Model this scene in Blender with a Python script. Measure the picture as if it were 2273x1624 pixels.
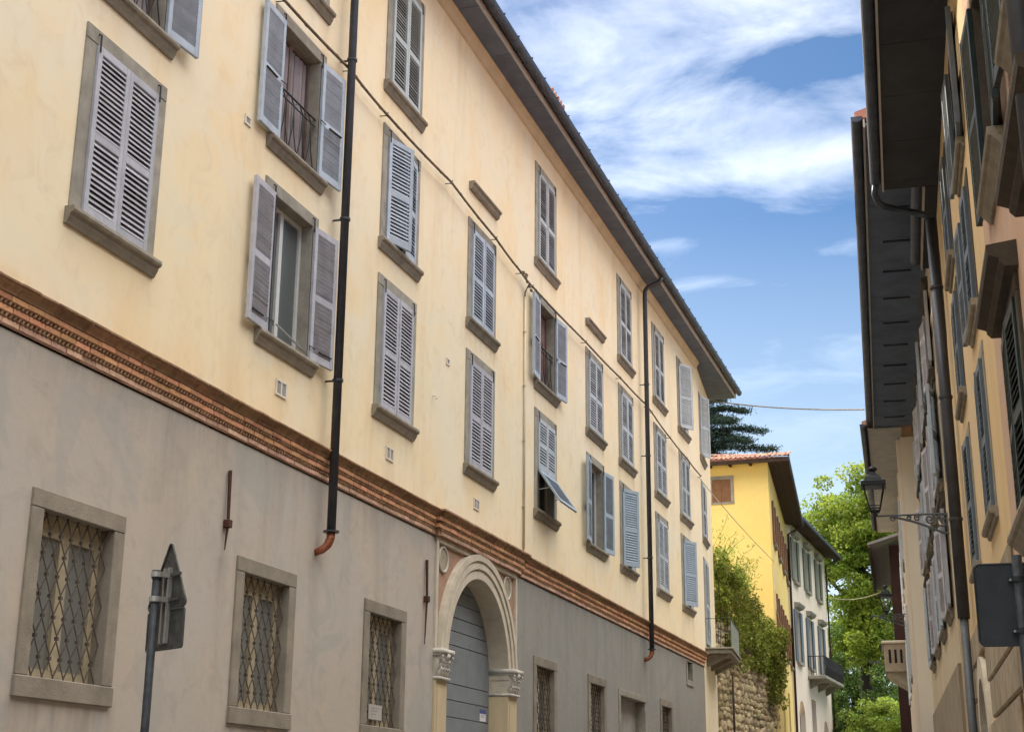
import bpy, bmesh, math, random
from mathutils import Vector, Matrix
R = math.radians
for o in list(bpy.data.objects): bpy.data.objects.remove(o)
scn = bpy.context.scene
COL = scn.collection

# ------------------------------------------------------------------ camera
CAMZ = 1.6
cam_d = bpy.data.cameras.new('camera'); cam = bpy.data.objects.new('camera', cam_d); COL.objects.link(cam)
cam_d.sensor_fit = 'HORIZONTAL'; cam_d.sensor_width = 36.0
cam_d.lens = 36.0 * 3217.7 / 2273.0
cam_d.clip_start = 0.1; cam_d.clip_end = 3000
pit, rol, yaw = R(17.006), R(-0.457), R(-18.188)
fw = Vector((math.sin(yaw)*math.cos(pit), math.cos(yaw)*math.cos(pit), math.sin(pit)))
rt = Vector((math.cos(yaw), -math.sin(yaw), 0)); dn = fw.cross(rt)
r2 = rt*math.cos(rol) + dn*math.sin(rol); d2 = -rt*math.sin(rol) + dn*math.cos(rol)
m = Matrix((r2, -d2, -fw)).transposed().to_4x4(); m.translation = Vector((0, 0, CAMZ))
cam.matrix_world = m
scn.camera = cam

# ------------------------------------------------------------------ light and sky
SUN_EL, SUN_AZ = R(33), R(-46)          # azimuth from +Y towards +X; sun stands to the left, a little ahead
sd = Vector((math.sin(SUN_AZ)*math.cos(SUN_EL), math.cos(SUN_AZ)*math.cos(SUN_EL), math.sin(SUN_EL)))
sun_d = bpy.data.lights.new('sun', 'SUN'); sun = bpy.data.objects.new('sun', sun_d); COL.objects.link(sun)
sun_d.energy = 5.0; sun_d.angle = R(0.5); sun_d.color = (1.0, 0.90, 0.74)
sun.rotation_euler = (-sd).to_track_quat('-Z', 'Y').to_euler()
sun.location = (-30, 20, 60)

w = bpy.data.worlds.new('World'); scn.world = w; w.use_nodes = True
nt = w.node_tree; N = nt.nodes; L = nt.links
for n in list(N): N.remove(n)
def wn(t, **k):
    n = N.new(t)
    for a, b in k.items(): setattr(n, a, b)
    return n
def wmath(op, a, b=None, c=None):
    n = wn('ShaderNodeMath', operation=op)
    for i, v in enumerate((a, b, c)):
        if v is None: continue
        if isinstance(v, (int, float)): n.inputs[i].default_value = v
        else: L.new(v, n.inputs[i])
    return n.outputs[0]
sky = wn('ShaderNodeTexSky', sky_type='NISHITA', sun_disc=False)
sky.sun_elevation = SUN_EL; sky.sun_rotation = SUN_AZ; sky.altitude = 300; sky.air_density = 1.0; sky.dust_density = 0.6; sky.ozone_density = 3.0
SKY_STRENGTH = 0.12; CLOUD_THIN = 0.175
CLOUD_COL = (39.0, 38.0, 36.2, 1); HAZE_COL = (6.4, 7.6, 8.4, 1)
tc = wn('ShaderNodeTexCoord')
sep = wn('ShaderNodeSeparateXYZ'); L.new(tc.outputs['Generated'], sep.inputs[0])
zc = wmath('MAXIMUM', sep.outputs[2], 0.04)
px_ = wmath('DIVIDE', sep.outputs[0], wmath('ADD', zc, 0.12)); py_ = wmath('DIVIDE', sep.outputs[1], wmath('ADD', zc, 0.12))
cmb = wn('ShaderNodeCombineXYZ'); L.new(px_, cmb.inputs[0]); L.new(py_, cmb.inputs[1])
def noise(scale, detail, rough, vec, dist=0.0, sx=1, sy=1, rot=0, off=(0, 0, 0)):
    mp = wn('ShaderNodeMapping'); mp.inputs['Scale'].default_value = (sx, sy, 1); mp.inputs['Rotation'].default_value = (0, 0, rot); mp.inputs['Location'].default_value = off
    L.new(vec, mp.inputs[0])
    n = wn('ShaderNodeTexNoise'); n.inputs['Scale'].default_value = scale; n.inputs['Detail'].default_value = detail
    n.inputs['Roughness'].default_value = rough; n.inputs['Distortion'].default_value = dist; L.new(mp.outputs[0], n.inputs[0]); return n.outputs[0]
n1 = noise(4.6, 7, 0.60, cmb.outputs[0], 0.5, 0.8, 1.15, R(-14), (3.1, 1.7, 0))
n2 = noise(0.9, 3, 0.5, cmb.outputs[0], 0.0, 1, 1, 0, (7.3, 2.2, 0))
dens = wmath('ADD', wmath('MULTIPLY', n1, 0.95), wmath('MULTIPLY', n2, 0.25))
# cloud banks where they stand over the street (plane coordinates of the cloud layer), and the clear gaps between them
def bank(cx, cy, rx, ry, amp):
    a = wmath('DIVIDE', wmath('SUBTRACT', px_, cx), rx); b = wmath('DIVIDE', wmath('SUBTRACT', py_, cy), ry)
    q = wmath('ADD', wmath('MULTIPLY', a, a), wmath('MULTIPLY', b, b))
    return wmath('MULTIPLY', wmath('POWER', 2.718, wmath('MULTIPLY', q, -1.0)), amp)
BANKS = [(-0.37, 1.38, 0.07, 0.07, 0.20), (-0.16, 1.33, 0.12, 0.045, 0.16), (-0.15, 1.47, 0.12, 0.04, -0.20), (-0.30, 1.57, 0.10, 0.06, 0.10), (-0.20, 1.675, 0.22, 0.045, 0.17), (-0.28, 2.02, 0.6, 0.20, -0.13), (-0.36, 1.99, 0.09, 0.028, 0.22), (-0.40, 1.86, 0.06, 0.02, 0.15)]
for b_ in BANKS: dens = wmath('ADD', dens, bank(*b_))
cr = wn('ShaderNodeValToRGB'); L.new(dens, cr.inputs[0])
cr.color_ramp.elements[0].position = 0.52; cr.color_ramp.elements[0].color = (0, 0, 0, 1)
cr.color_ramp.elements[1].position = 0.92; cr.color_ramp.elements[1].color = (1, 1, 1, 1)
# thin broken cloud low down; bright unseen deck overhead added to light the facade
zen = wn('ShaderNodeMapRange'); L.new(sep.outputs[2], zen.inputs[0]); zen.inputs[1].default_value = 0.50; zen.inputs[2].default_value = 0.74; zen.interpolation_type = 'SMOOTHSTEP'
thick = wmath('MULTIPLY', zen.outputs[0], wmath('MULTIPLY_ADD', n1, 0.9, 0.35))
lowf = wn('ShaderNodeMapRange'); L.new(sep.outputs[2], lowf.inputs[0]); lowf.inputs[1].default_value = 0.24; lowf.inputs[2].default_value = 0.40; lowf.inputs[3].default_value = 0.15   # clouds dissolve into the pale air near the horizon
alpha = wmath('MINIMUM', wmath('ADD', wmath('MULTIPLY', wmath('MULTIPLY', cr.outputs[0], CLOUD_THIN), lowf.outputs[0]), thick), 0.95)
hz = wn('ShaderNodeValToRGB'); L.new(sep.outputs[2], hz.inputs[0])     # pale air low over the horizon
hz.color_ramp.elements[0].position = 0.05; hz.color_ramp.elements[0].color = (0.9, 0.9, 0.9, 1)
hz.color_ramp.elements[1].position = 0.385; hz.color_ramp.elements[1].color = (0, 0, 0, 1)
hs0 = wn('ShaderNodeHueSaturation'); hs0.inputs['Saturation'].default_value = 1.2; hs0.inputs['Value'].default_value = 0.82; L.new(sky.outputs[0], hs0.inputs['Color'])
mx0 = wn('ShaderNodeMix', data_type='RGBA'); L.new(hz.outputs[0], mx0.inputs[0]); L.new(hs0.outputs[0], mx0.inputs[6]); mx0.inputs[7].default_value = HAZE_COL
mx = wn('ShaderNodeMix', data_type='RGBA'); L.new(alpha, mx.inputs[0]); L.new(mx0.outputs[2], mx.inputs[6]); mx.inputs[7].default_value = CLOUD_COL
bg = wn('ShaderNodeBackground'); bg.inputs[1].default_value = SKY_STRENGTH; L.new(mx.outputs[2], bg.inputs[0])
wo = wn('ShaderNodeOutputWorld'); L.new(bg.outputs[0], wo.inputs[0])

vs = scn.view_settings
vs.view_transform = 'Standard'; vs.look = 'None'; vs.gamma = 1.0; vs.use_curve_mapping = False
vs.exposure = 0.32
scn.cycles.use_denoising = True
scn.cycles.use_adaptive_sampling = True; scn.cycles.adaptive_threshold = 0.03
scn.cycles.max_bounces = 6; scn.cycles.diffuse_bounces = 4; scn.cycles.transparent_max_bounces = 12

# ------------------------------------------------------------------ materials
MATS = {}
def mat(name, col, rough=0.85, var=0.12, scale=3.0, bump=0.0, bscale=40.0, metal=0.0, col2=None, streak=False, rnd=0.0, spec=0.3, fac=(0.35, 0.7), trans=0.0, col3=None):
    """base colour broken up by noise towards col2; optional vertical streaks, per-object/per-island variation, fine relief"""
    if name in MATS: return MATS[name]
    mt = bpy.data.materials.new(name); mt.use_nodes = True; t = mt.node_tree; n = t.nodes; l = t.links
    b = n['Principled BSDF']; b.inputs['Roughness'].default_value = rough; b.inputs['Metallic'].default_value = metal
    b.inputs['Specular IOR Level'].default_value = spec
    if col2 is None: col2 = tuple(c*(1-var*2.2) for c in col)
    geo = n.new('ShaderNodeNewGeometry')
    mp = n.new('ShaderNodeMapping'); l.new(geo.outputs['Position'], mp.inputs[0])
    mp.inputs['Scale'].default_value = (1, 1, 0.25 if streak else 1)
    no = n.new('ShaderNodeTexNoise'); no.inputs['Scale'].default_value = scale; no.inputs['Detail'].default_value = 5; no.inputs['Roughness'].default_value = 0.62
    l.new(mp.outputs[0], no.inputs[0])
    r = n.new('ShaderNodeMapRange'); r.inputs[1].default_value = fac[0]; r.inputs[2].default_value = fac[1]; l.new(no.outputs[0], r.inputs[0])
    mx = n.new('ShaderNodeMix'); mx.data_type = 'RGBA'; l.new(r.outputs[0], mx.inputs[0]); mx.inputs[6].default_value = (*col, 1); mx.inputs[7].default_value = (*col2, 1)
    out = mx.outputs[2]
    if col3 is not None:
        no3 = n.new('ShaderNodeTexNoise'); no3.inputs['Scale'].default_value = scale*0.31; no3.inputs['Detail'].default_value = 4; l.new(geo.outputs['Position'], no3.inputs[0])
        r3 = n.new('ShaderNodeMapRange'); r3.inputs[1].default_value = 0.5; r3.inputs[2].default_value = 0.75; l.new(no3.outputs[0], r3.inputs[0])
        m3 = n.new('ShaderNodeMix'); m3.data_type = 'RGBA'; l.new(r3.outputs[0], m3.inputs[0]); l.new(out, m3.inputs[6]); m3.inputs[7].default_value = (*col3, 1); out = m3.outputs[2]
    if rnd > 0:
        oi = n.new('ShaderNodeObjectInfo'); ad = n.new('ShaderNodeMath'); ad.operation = 'ADD'
        l.new(oi.outputs['Random'], ad.inputs[0]); l.new(geo.outputs['Random Per Island'], ad.inputs[1])
        fr = n.new('ShaderNodeMath'); fr.operation = 'FRACT'; l.new(ad.outputs[0], fr.inputs[0])
        rr = n.new('ShaderNodeMapRange'); rr.inputs[3].default_value = 1-rnd; rr.inputs[4].default_value = 1+rnd; l.new(fr.outputs[0], rr.inputs[0])
        hs = n.new('ShaderNodeHueSaturation'); l.new(rr.outputs[0], hs.inputs['Value']); l.new(out, hs.inputs['Color'])
        rh = n.new('ShaderNodeMapRange'); rh.inputs[3].default_value = 0.5-rnd*0.05; rh.inputs[4].default_value = 0.5+rnd*0.05; 
        f2 = n.new('ShaderNodeMath'); f2.operation = 'MULTIPLY'; f2.inputs[1].default_value = 7.31; l.new(fr.outputs[0], f2.inputs[0])
        f3 = n.new('ShaderNodeMath'); f3.operation = 'FRACT'; l.new(f2.outputs[0], f3.inputs[0]); l.new(f3.outputs[0], rh.inputs[0]); l.new(rh.outputs[0], hs.inputs['Hue'])
        out = hs.outputs[0]
    l.new(out, b.inputs['Base Color'])
    if bump > 0:
        nb = n.new('ShaderNodeTexNoise'); nb.inputs['Scale'].default_value = bscale; nb.inputs['Detail'].default_value = 3; l.new(geo.outputs['Position'], nb.inputs[0])
        bp = n.new('ShaderNodeBump'); bp.inputs['Strength'].default_value = bump; bp.inputs['Distance'].default_value = 0.02; l.new(nb.outputs[0], bp.inputs['Height']); l.new(bp.outputs[0], b.inputs['Normal'])
    if trans > 0:
        tr = n.new('ShaderNodeBsdfTranslucent'); l.new(out, tr.inputs[0]); ms = n.new('ShaderNodeMixShader'); ms.inputs[0].default_value = trans
        l.new(b.outputs[0], ms.inputs[1]); l.new(tr.outputs[0], ms.inputs[2]); l.new(ms.outputs[0], n['Material Output'].inputs[0])
    MATS[name] = mt; return mt

def plaster(name, base, warm, pale, dirt, patch=None, streak_amt=0.5, patch_amt=0.5, bump=0.06, seed=0.0, mott=0.6):
    """weathered lime plaster: broad tonal drift, mottling, rain streaks that run down the wall, repaired patches, hairline cracks"""
    mt = bpy.data.materials.new(name); mt.use_nodes = True; t = mt.node_tree; n = t.nodes; l = t.links
    b = n['Principled BSDF']; b.inputs['Roughness'].default_value = 0.92; b.inputs['Specular IOR Level'].default_value = 0.2
    geo = n.new('ShaderNodeNewGeometry')
    def nz(scale, detail, sc=(1, 1, 1), dist=0.0, rough=0.6):
        mp = n.new('ShaderNodeMapping'); mp.inputs['Scale'].default_value = sc; mp.inputs['Location'].default_value = (seed, seed*1.7, seed*0.6); l.new(geo.outputs['Position'], mp.inputs[0])
        q = n.new('ShaderNodeTexNoise'); q.inputs['Scale'].default_value = scale; q.inputs['Detail'].default_value = detail; q.inputs['Roughness'].default_value = rough; q.inputs['Distortion'].default_value = dist; l.new(mp.outputs[0], q.inputs[0]); return q.outputs[0]
    def rng_(v, a, c, lo=0.0, hi=1.0):
        q = n.new('ShaderNodeMapRange'); q.inputs[1].default_value = a; q.inputs[2].default_value = c; q.inputs[3].default_value = lo; q.inputs[4].default_value = hi; l.new(v, q.inputs[0]); return q.outputs[0]
    def mix(f, A, B):
        q = n.new('ShaderNodeMix'); q.data_type = 'RGBA'
        if isinstance(f, float): q.inputs[0].default_value = f
        else: l.new(f, q.inputs[0])
        for i, c in ((6, A), (7, B)):
            if isinstance(c, tuple): q.inputs[i].default_value = (*c, 1)
            else: l.new(c, q.inputs[i])
        return q.outputs[2]
    c = mix(rng_(nz(0.22, 3), 0.38, 0.62), base, pale)
    c = mix(rng_(nz(0.9, 5, (1, 1, 0.7), 0.6), 0.46, 0.70, 0.0, mott), c, warm)
    c = mix(rng_(nz(2.6, 6, (1, 1, 1), 1.0), 0.50, 0.72, 0.0, mott*0.5), c, dirt)
    c = mix(rng_(nz(1.5, 5, (1, 1, 0.10), 0.3), 0.54, 0.74, 0.0, streak_amt), c, dirt)
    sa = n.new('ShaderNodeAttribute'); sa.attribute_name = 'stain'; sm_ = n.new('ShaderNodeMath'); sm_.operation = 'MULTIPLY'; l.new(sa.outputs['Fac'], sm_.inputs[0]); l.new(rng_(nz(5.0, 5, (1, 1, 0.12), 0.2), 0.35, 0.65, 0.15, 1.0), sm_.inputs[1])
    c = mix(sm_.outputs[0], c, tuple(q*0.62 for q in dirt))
    if patch is not None: c = mix(rng_(nz(0.45, 2, (1, 1, 1.3), 1.6), 0.56, 0.60, 0.0, patch_amt), c, patch)
    l.new(c, b.inputs['Base Color'])
    bp = n.new('ShaderNodeBump'); bp.inputs['Strength'].default_value = bump; bp.inputs['Distance'].default_value = 0.02; l.new(nz(9.0, 5), bp.inputs['Height']); l.new(bp.outputs[0], b.inputs['Normal'])
    MATS[name] = mt; return mt
CREAM = plaster('cream_plaster', (0.845, 0.705, 0.475), (0.83, 0.62, 0.355), (0.82, 0.715, 0.53), (0.62, 0.49, 0.32), (0.80, 0.71, 0.54), 0.42, 0.45, 0.05, mott=0.62)
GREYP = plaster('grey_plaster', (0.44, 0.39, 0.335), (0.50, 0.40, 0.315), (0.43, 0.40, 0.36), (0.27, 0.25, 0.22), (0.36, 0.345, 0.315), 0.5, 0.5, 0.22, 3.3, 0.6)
GREYP_DIM = plaster('dimmed_grey_plaster', (0.275, 0.262, 0.238), (0.32, 0.285, 0.245), (0.30, 0.29, 0.268), (0.185, 0.178, 0.16), (0.25, 0.245, 0.23), 0.5, 0.5, 0.22, 6.1, 0.6)  # darker right of the portal: dimness deeper in the street put into the colour
STONE = mat('grey_sandstone', (0.355, 0.325, 0.27), 0.9, 0.16, 3.5, 0.3, 60, rnd=0.08)
STONE_G = mat('dark_grey_sandstone', (0.275, 0.24, 0.19), 0.9, 0.14, 3.0, 0.3, 50, rnd=0.06)
STONE_D = mat('brown_sandstone', (0.30, 0.262, 0.205), 0.92, 0.15, 6.0, 0.4, 50, rnd=0.10)
SHUT = mat('lilac_grey_paint', (0.47, 0.465, 0.51), 0.6, 0.10, 5.0, 0.10, 70, rnd=0.09)
SHUT_B = mat('blue_grey_paint', (0.44, 0.50, 0.575), 0.6, 0.10, 5.0, 0.10, 70, rnd=0.09)
SHUT_W = mat('pale_grey_paint', (0.49, 0.525, 0.555), 0.6, 0.10, 5.0, 0.10, 70, rnd=0.09)
SHUT_BL = mat('steel_blue_paint', (0.36, 0.43, 0.50), 0.55, 0.05, 9.0, 0.08, 70, rnd=0.06)
BRICK = mat('terracotta_brick', (0.68, 0.37, 0.20), 0.92, 0.16, 9.0, 0.5, 70, rnd=0.22, col2=(0.56, 0.27, 0.145))
BRICK_P = mat('pink_brick', (0.66, 0.42, 0.30), 0.92, 0.16, 9.0, 0.5, 70, rnd=0.2)
BRICK_D = mat('brown_moulding_brick', (0.38, 0.225, 0.125), 0.92, 0.2, 9.0, 0.5, 70, rnd=0.2)
MORTAR = mat('brick_mortar', (0.36, 0.20, 0.13), 0.95, 0.12, 12.0, 0.4, 60)
IRON = mat('dark_iron', (0.045, 0.043, 0.042), 0.6, 0.2, 20, 0.1, 60, metal=0.3)
RUST = mat('rusty_iron', (0.10, 0.045, 0.03), 0.8, 0.2, 20, 0.3, 60, metal=0.2)
GRILLE = mat('weathered_iron', (0.13, 0.105, 0.085), 0.75, 0.2, 20, 0.2, 60, metal=0.2)
PIPE = mat('dark_pipe_metal', (0.065, 0.066, 0.076), 0.45, 0.15, 4, 0.05, 30, metal=0.5, spec=0.5)
COPPER = mat('copper_elbow', (0.42, 0.16, 0.085), 0.45, 0.15, 10, 0.1, 40, metal=0.7)
ZINC = mat('gutter_metal', (0.075, 0.09, 0.125), 0.5, 0.2, 3, 0.05, 30, metal=0.5)
SOFFIT = mat('grey_soffit_board', (0.125, 0.155, 0.215), 0.85, 0.12, 2.0, 0.1, 30, rnd=0.06)
FASCIA = mat('pale_fascia', (0.42, 0.40, 0.37), 0.8, 0.1, 3.0, 0.1, 30)
WOODW = mat('pale_casement_wood', (0.52, 0.44, 0.30), 0.7, 0.15, 6.0, 0.15, 50)
WHITEW = mat('white_casement_paint', (0.62, 0.62, 0.60), 0.6, 0.06, 6.0)
DARK = mat('dark_room', (0.018, 0.018, 0.02), 0.9, 0.1, 2.0)
CURTAIN = mat('mauve_curtain', (0.28, 0.24, 0.25), 0.95, 0.1, 5.0, rnd=0.05)
CURTAIN_W = mat('sage_curtain', (0.30, 0.33, 0.30), 0.95, 0.1, 5.0)
DOOR = mat('grey_door_paint', (0.215, 0.235, 0.25), 0.6, 0.08, 3.0, 0.15, 40, rnd=0.05)
TRIM = mat('ivory_stone_trim', (0.60, 0.53, 0.42), 0.9, 0.1, 5.0, 0.3, 40)
TRIM_W = mat('white_carved_stone', (0.60, 0.56, 0.50), 0.9, 0.12, 8.0, 0.5, 40)
SPAN = mat('terracotta_plaster', (0.42, 0.26, 0.18), 0.92, 0.12, 4.0, 0.3, 40)
MEDAL = mat('ochre_marble', (0.40, 0.35, 0.25), 0.6, 0.15, 7.0, 0.2, 40)
VENT = mat('vent_frame_plastic', (0.72, 0.66, 0.56), 0.7, 0.04, 5.0)
VENTG = mat('vent_mesh', (0.34, 0.31, 0.28), 0.8, 0.1, 60.0)
CABLE = mat('cable_sheath', (0.23, 0.18, 0.125), 0.8, 0.2, 8.0)
CABLE_P = mat('pale_conduit', (0.62, 0.54, 0.40), 0.7, 0.06, 6.0)
ALU = mat('sign_back_metal', (0.12, 0.12, 0.118), 0.6, 0.3, 12.0, 0.2, 60, metal=0.4)
POST = mat('sign_post_metal', (0.045, 0.052, 0.06), 0.6, 0.25, 14.0, 0.15, 60, metal=0.3)
SIGNR = mat('dark_sign_back', (0.048, 0.056, 0.064), 0.45, 0.12, 6.0, 0.02, 40, metal=0.2)
GALV = mat('galvanised_clamp', (0.45, 0.45, 0.43), 0.45, 0.1, 10.0, metal=0.6)
YELLOW = plaster('yellow_plaster', (0.86, 0.64, 0.215), (0.84, 0.56, 0.16), (0.85, 0.66, 0.26), (0.74, 0.52, 0.17), None, 0.2, 0, 0.05, 5.0, 0.4)
OCHRE = plaster('ochre_plaster', (0.62, 0.44, 0.225), (0.60, 0.40, 0.18), (0.62, 0.46, 0.27), (0.46, 0.32, 0.17), (0.58, 0.44, 0.26), 0.4, 0.4, 0.08, 8.0, 0.5)
PEACH = plaster('peach_plaster', (0.50, 0.325, 0.22), (0.47, 0.28, 0.17), (0.50, 0.35, 0.26), (0.36, 0.25, 0.18), (0.46, 0.33, 0.25), 0.5, 0.4, 0.08, 11.0, 0.6)
IVORY = mat('ivory_plaster', (0.84, 0.76, 0.63), 0.92, 0.06, 0.8, 0.15, 20, streak=True)
PINKW = mat('pinkish_white_plaster', (0.80, 0.68, 0.55), 0.92, 0.06, 0.8, 0.15, 20, streak=True)
BROWNW = mat('dark_brown_timber', (0.062, 0.036, 0.026), 0.85, 0.2, 5.0, 0.2, 40, rnd=0.12)
BROWNSH = mat('brown_shutter_paint', (0.24, 0.115, 0.055), 0.6, 0.12, 6.0, 0.1, 40)
DRED = mat('dark_red_plaster', (0.075, 0.034, 0.028), 0.9, 0.15, 2.0, 0.2, 20)
GREENSH = mat('dark_green_paint', (0.022, 0.036, 0.033), 0.5, 0.12, 6.0, 0.08, 40)
GREYGR = mat('grey_green_paint', (0.17, 0.19, 0.14), 0.55, 0.12, 6.0, 0.08, 40)
BLUESH = mat('slate_blue_paint', (0.13, 0.16, 0.19), 0.55, 0.1, 6.0, 0.08, 40, rnd=0.08)
TILE = mat('terracotta_roof_tile', (0.42, 0.22, 0.145), 0.9, 0.2, 7.0, 0.3, 40, rnd=0.28, col2=(0.34, 0.17, 0.12))
RUBBLE = mat('tan_rubble_stone', (0.52, 0.41, 0.25), 0.95, 0.2, 4.0, 0.7, 25, rnd=0.3, col2=(0.38, 0.30, 0.19), col3=(0.30, 0.27, 0.11))
RUBM = mat('rubble_mortar', (0.28, 0.22, 0.145), 0.95, 0.15, 6.0, 0.5, 30)
ASPH = mat('street_paving', (0.26, 0.24, 0.215), 0.9, 0.15, 2.0, 0.3, 30)
GRASS = mat('grassy_bank', (0.07, 0.09, 0.03), 0.95, 0.2, 1.0, 0.4, 10)
LAMPB = mat('lamp_black_metal', (0.03, 0.033, 0.036), 0.5, 0.15, 10, metal=0.3)
LAMPG = mat('bracket_grey_metal', (0.13, 0.14, 0.15), 0.55, 0.15, 10, metal=0.3)
BARK = mat('tree_bark', (0.04, 0.032, 0.024), 0.95, 0.2, 8, 0.6, 20)
LEAF = mat('lime_leaf', (0.30, 0.36, 0.048), 0.6, 0.2, 0.6, rnd=0.38, trans=0.55, col2=(0.17, 0.26, 0.036))
LEAF_D = mat('deep_leaf', (0.090, 0.155, 0.028), 0.6, 0.2, 0.6, rnd=0.35, trans=0.35)
LEAF_I = mat('ivy_leaf', (0.26, 0.30, 0.04), 0.6, 0.2, 0.8, rnd=0.4, trans=0.3, col2=(0.13, 0.13, 0.02))
LEAF_B = mat('bamboo_leaf', (0.32, 0.42, 0.065), 0.6, 0.2, 0.8, rnd=0.35, trans=0.4)
NEEDLE = mat('cedar_needle', (0.035, 0.070, 0.045), 0.7, 0.2, 0.8, rnd=0.35, trans=0.15)
POSTER_W = mat('white_notice', (0.75, 0.75, 0.78), 0.7, 0.03, 5.0)
POSTER_B = mat('blue_notice_band', (0.08, 0.11, 0.30), 0.7, 0.05, 5.0)
INK = mat('grey_notice_ink', (0.25, 0.25, 0.27), 0.7, 0.05, 5.0)
SIGN_RED = mat('sign_red', (0.32, 0.035, 0.06), 0.5, 0.05, 5.0)
SIGN_BLUE = mat('sign_blue', (0.06, 0.05, 0.22), 0.5, 0.05, 5.0)
PANELG = mat('balcony_screen', (0.30, 0.32, 0.27), 0.6, 0.08, 3.0)
def glass_mat(name, tint, rough=0.08):
    mt = bpy.data.materials.new(name); mt.use_nodes = True; b = mt.node_tree.nodes['Principled BSDF']
    n = mt.node_tree.nodes; l = mt.node_tree.links
    no = n.new('ShaderNodeTexNoise'); no.inputs['Scale'].default_value = 1.3; cr_ = n.new('ShaderNodeMix'); cr_.data_type = 'RGBA'
    l.new(no.outputs[0], cr_.inputs[0]); cr_.inputs[6].default_value = (*tint, 1); cr_.inputs[7].default_value = (*(c*0.6 for c in tint), 1); l.new(cr_.outputs[2], b.inputs['Base Color'])
    b.inputs['Roughness'].default_value = rough; b.inputs['Specular IOR Level'].default_value = 0.6
    bp = n.new('ShaderNodeBump'); bp.inputs['Strength'].default_value = 0.03; l.new(no.outputs[0], bp.inputs['Height']); l.new(bp.outputs[0], b.inputs['Normal'])
    MATS[name] = mt; return mt
GLASS_P = glass_mat('pale_dusty_glass', (0.24, 0.25, 0.235), 0.35); GLASS = glass_mat('dark_window_glass', (0.03, 0.033, 0.036)); GLASS_G = glass_mat('grey_window_glass', (0.13, 0.145, 0.145), 0.2)
def clear_mat(name):
    mt = bpy.data.materials.new(name); mt.use_nodes = True; n = mt.node_tree.nodes; l = mt.node_tree.links
    b = n['Principled BSDF']; b.inputs['Base Color'].default_value = (0.5, 0.5, 0.5, 1); b.inputs['Roughness'].default_value = 0.15
    no = n.new('ShaderNodeTexNoise'); no.inputs['Scale'].default_value = 6
    tr = n.new('ShaderNodeBsdfTransparent'); mr = n.new('ShaderNodeMapRange'); mr.inputs[3].default_value = 0.06; mr.inputs[4].default_value = 0.18; l.new(no.outputs[0], mr.inputs[0])
    ms = n.new('ShaderNodeMixShader'); l.new(mr.outputs[0], ms.inputs[0]); l.new(tr.outputs[0], ms.inputs[1]); l.new(b.outputs[0], ms.inputs[2]); l.new(ms.outputs[0], n['Material Output'].inputs[0])
    MATS[name] = mt; return mt
CLEAR = clear_mat('lantern_glass')
def screen_mat(name):
    mt = bpy.data.materials.new(name); mt.use_nodes = True; n = mt.node_tree.nodes; l = mt.node_tree.links
    b = n['Principled BSDF']; b.inputs['Base Color'].default_value = (0.36, 0.38, 0.33, 1); b.inputs['Roughness'].default_value = 0.5
    no = n.new('ShaderNodeTexNoise'); no.inputs['Scale'].default_value = 5
    tr = n.new('ShaderNodeBsdfTransparent'); mr = n.new('ShaderNodeMapRange'); mr.inputs[3].default_value = 0.45; mr.inputs[4].default_value = 0.6; l.new(no.outputs[0], mr.inputs[0])
    ms = n.new('ShaderNodeMixShader'); l.new(mr.outputs[0], ms.inputs[0]); l.new(tr.outputs[0], ms.inputs[1]); l.new(b.outputs[0], ms.inputs[2]); l.new(ms.outputs[0], n['Material Output'].inputs[0])
    MATS[name] = mt; return mt
SCREEN = screen_mat('balcony_mesh_screen')

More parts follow.
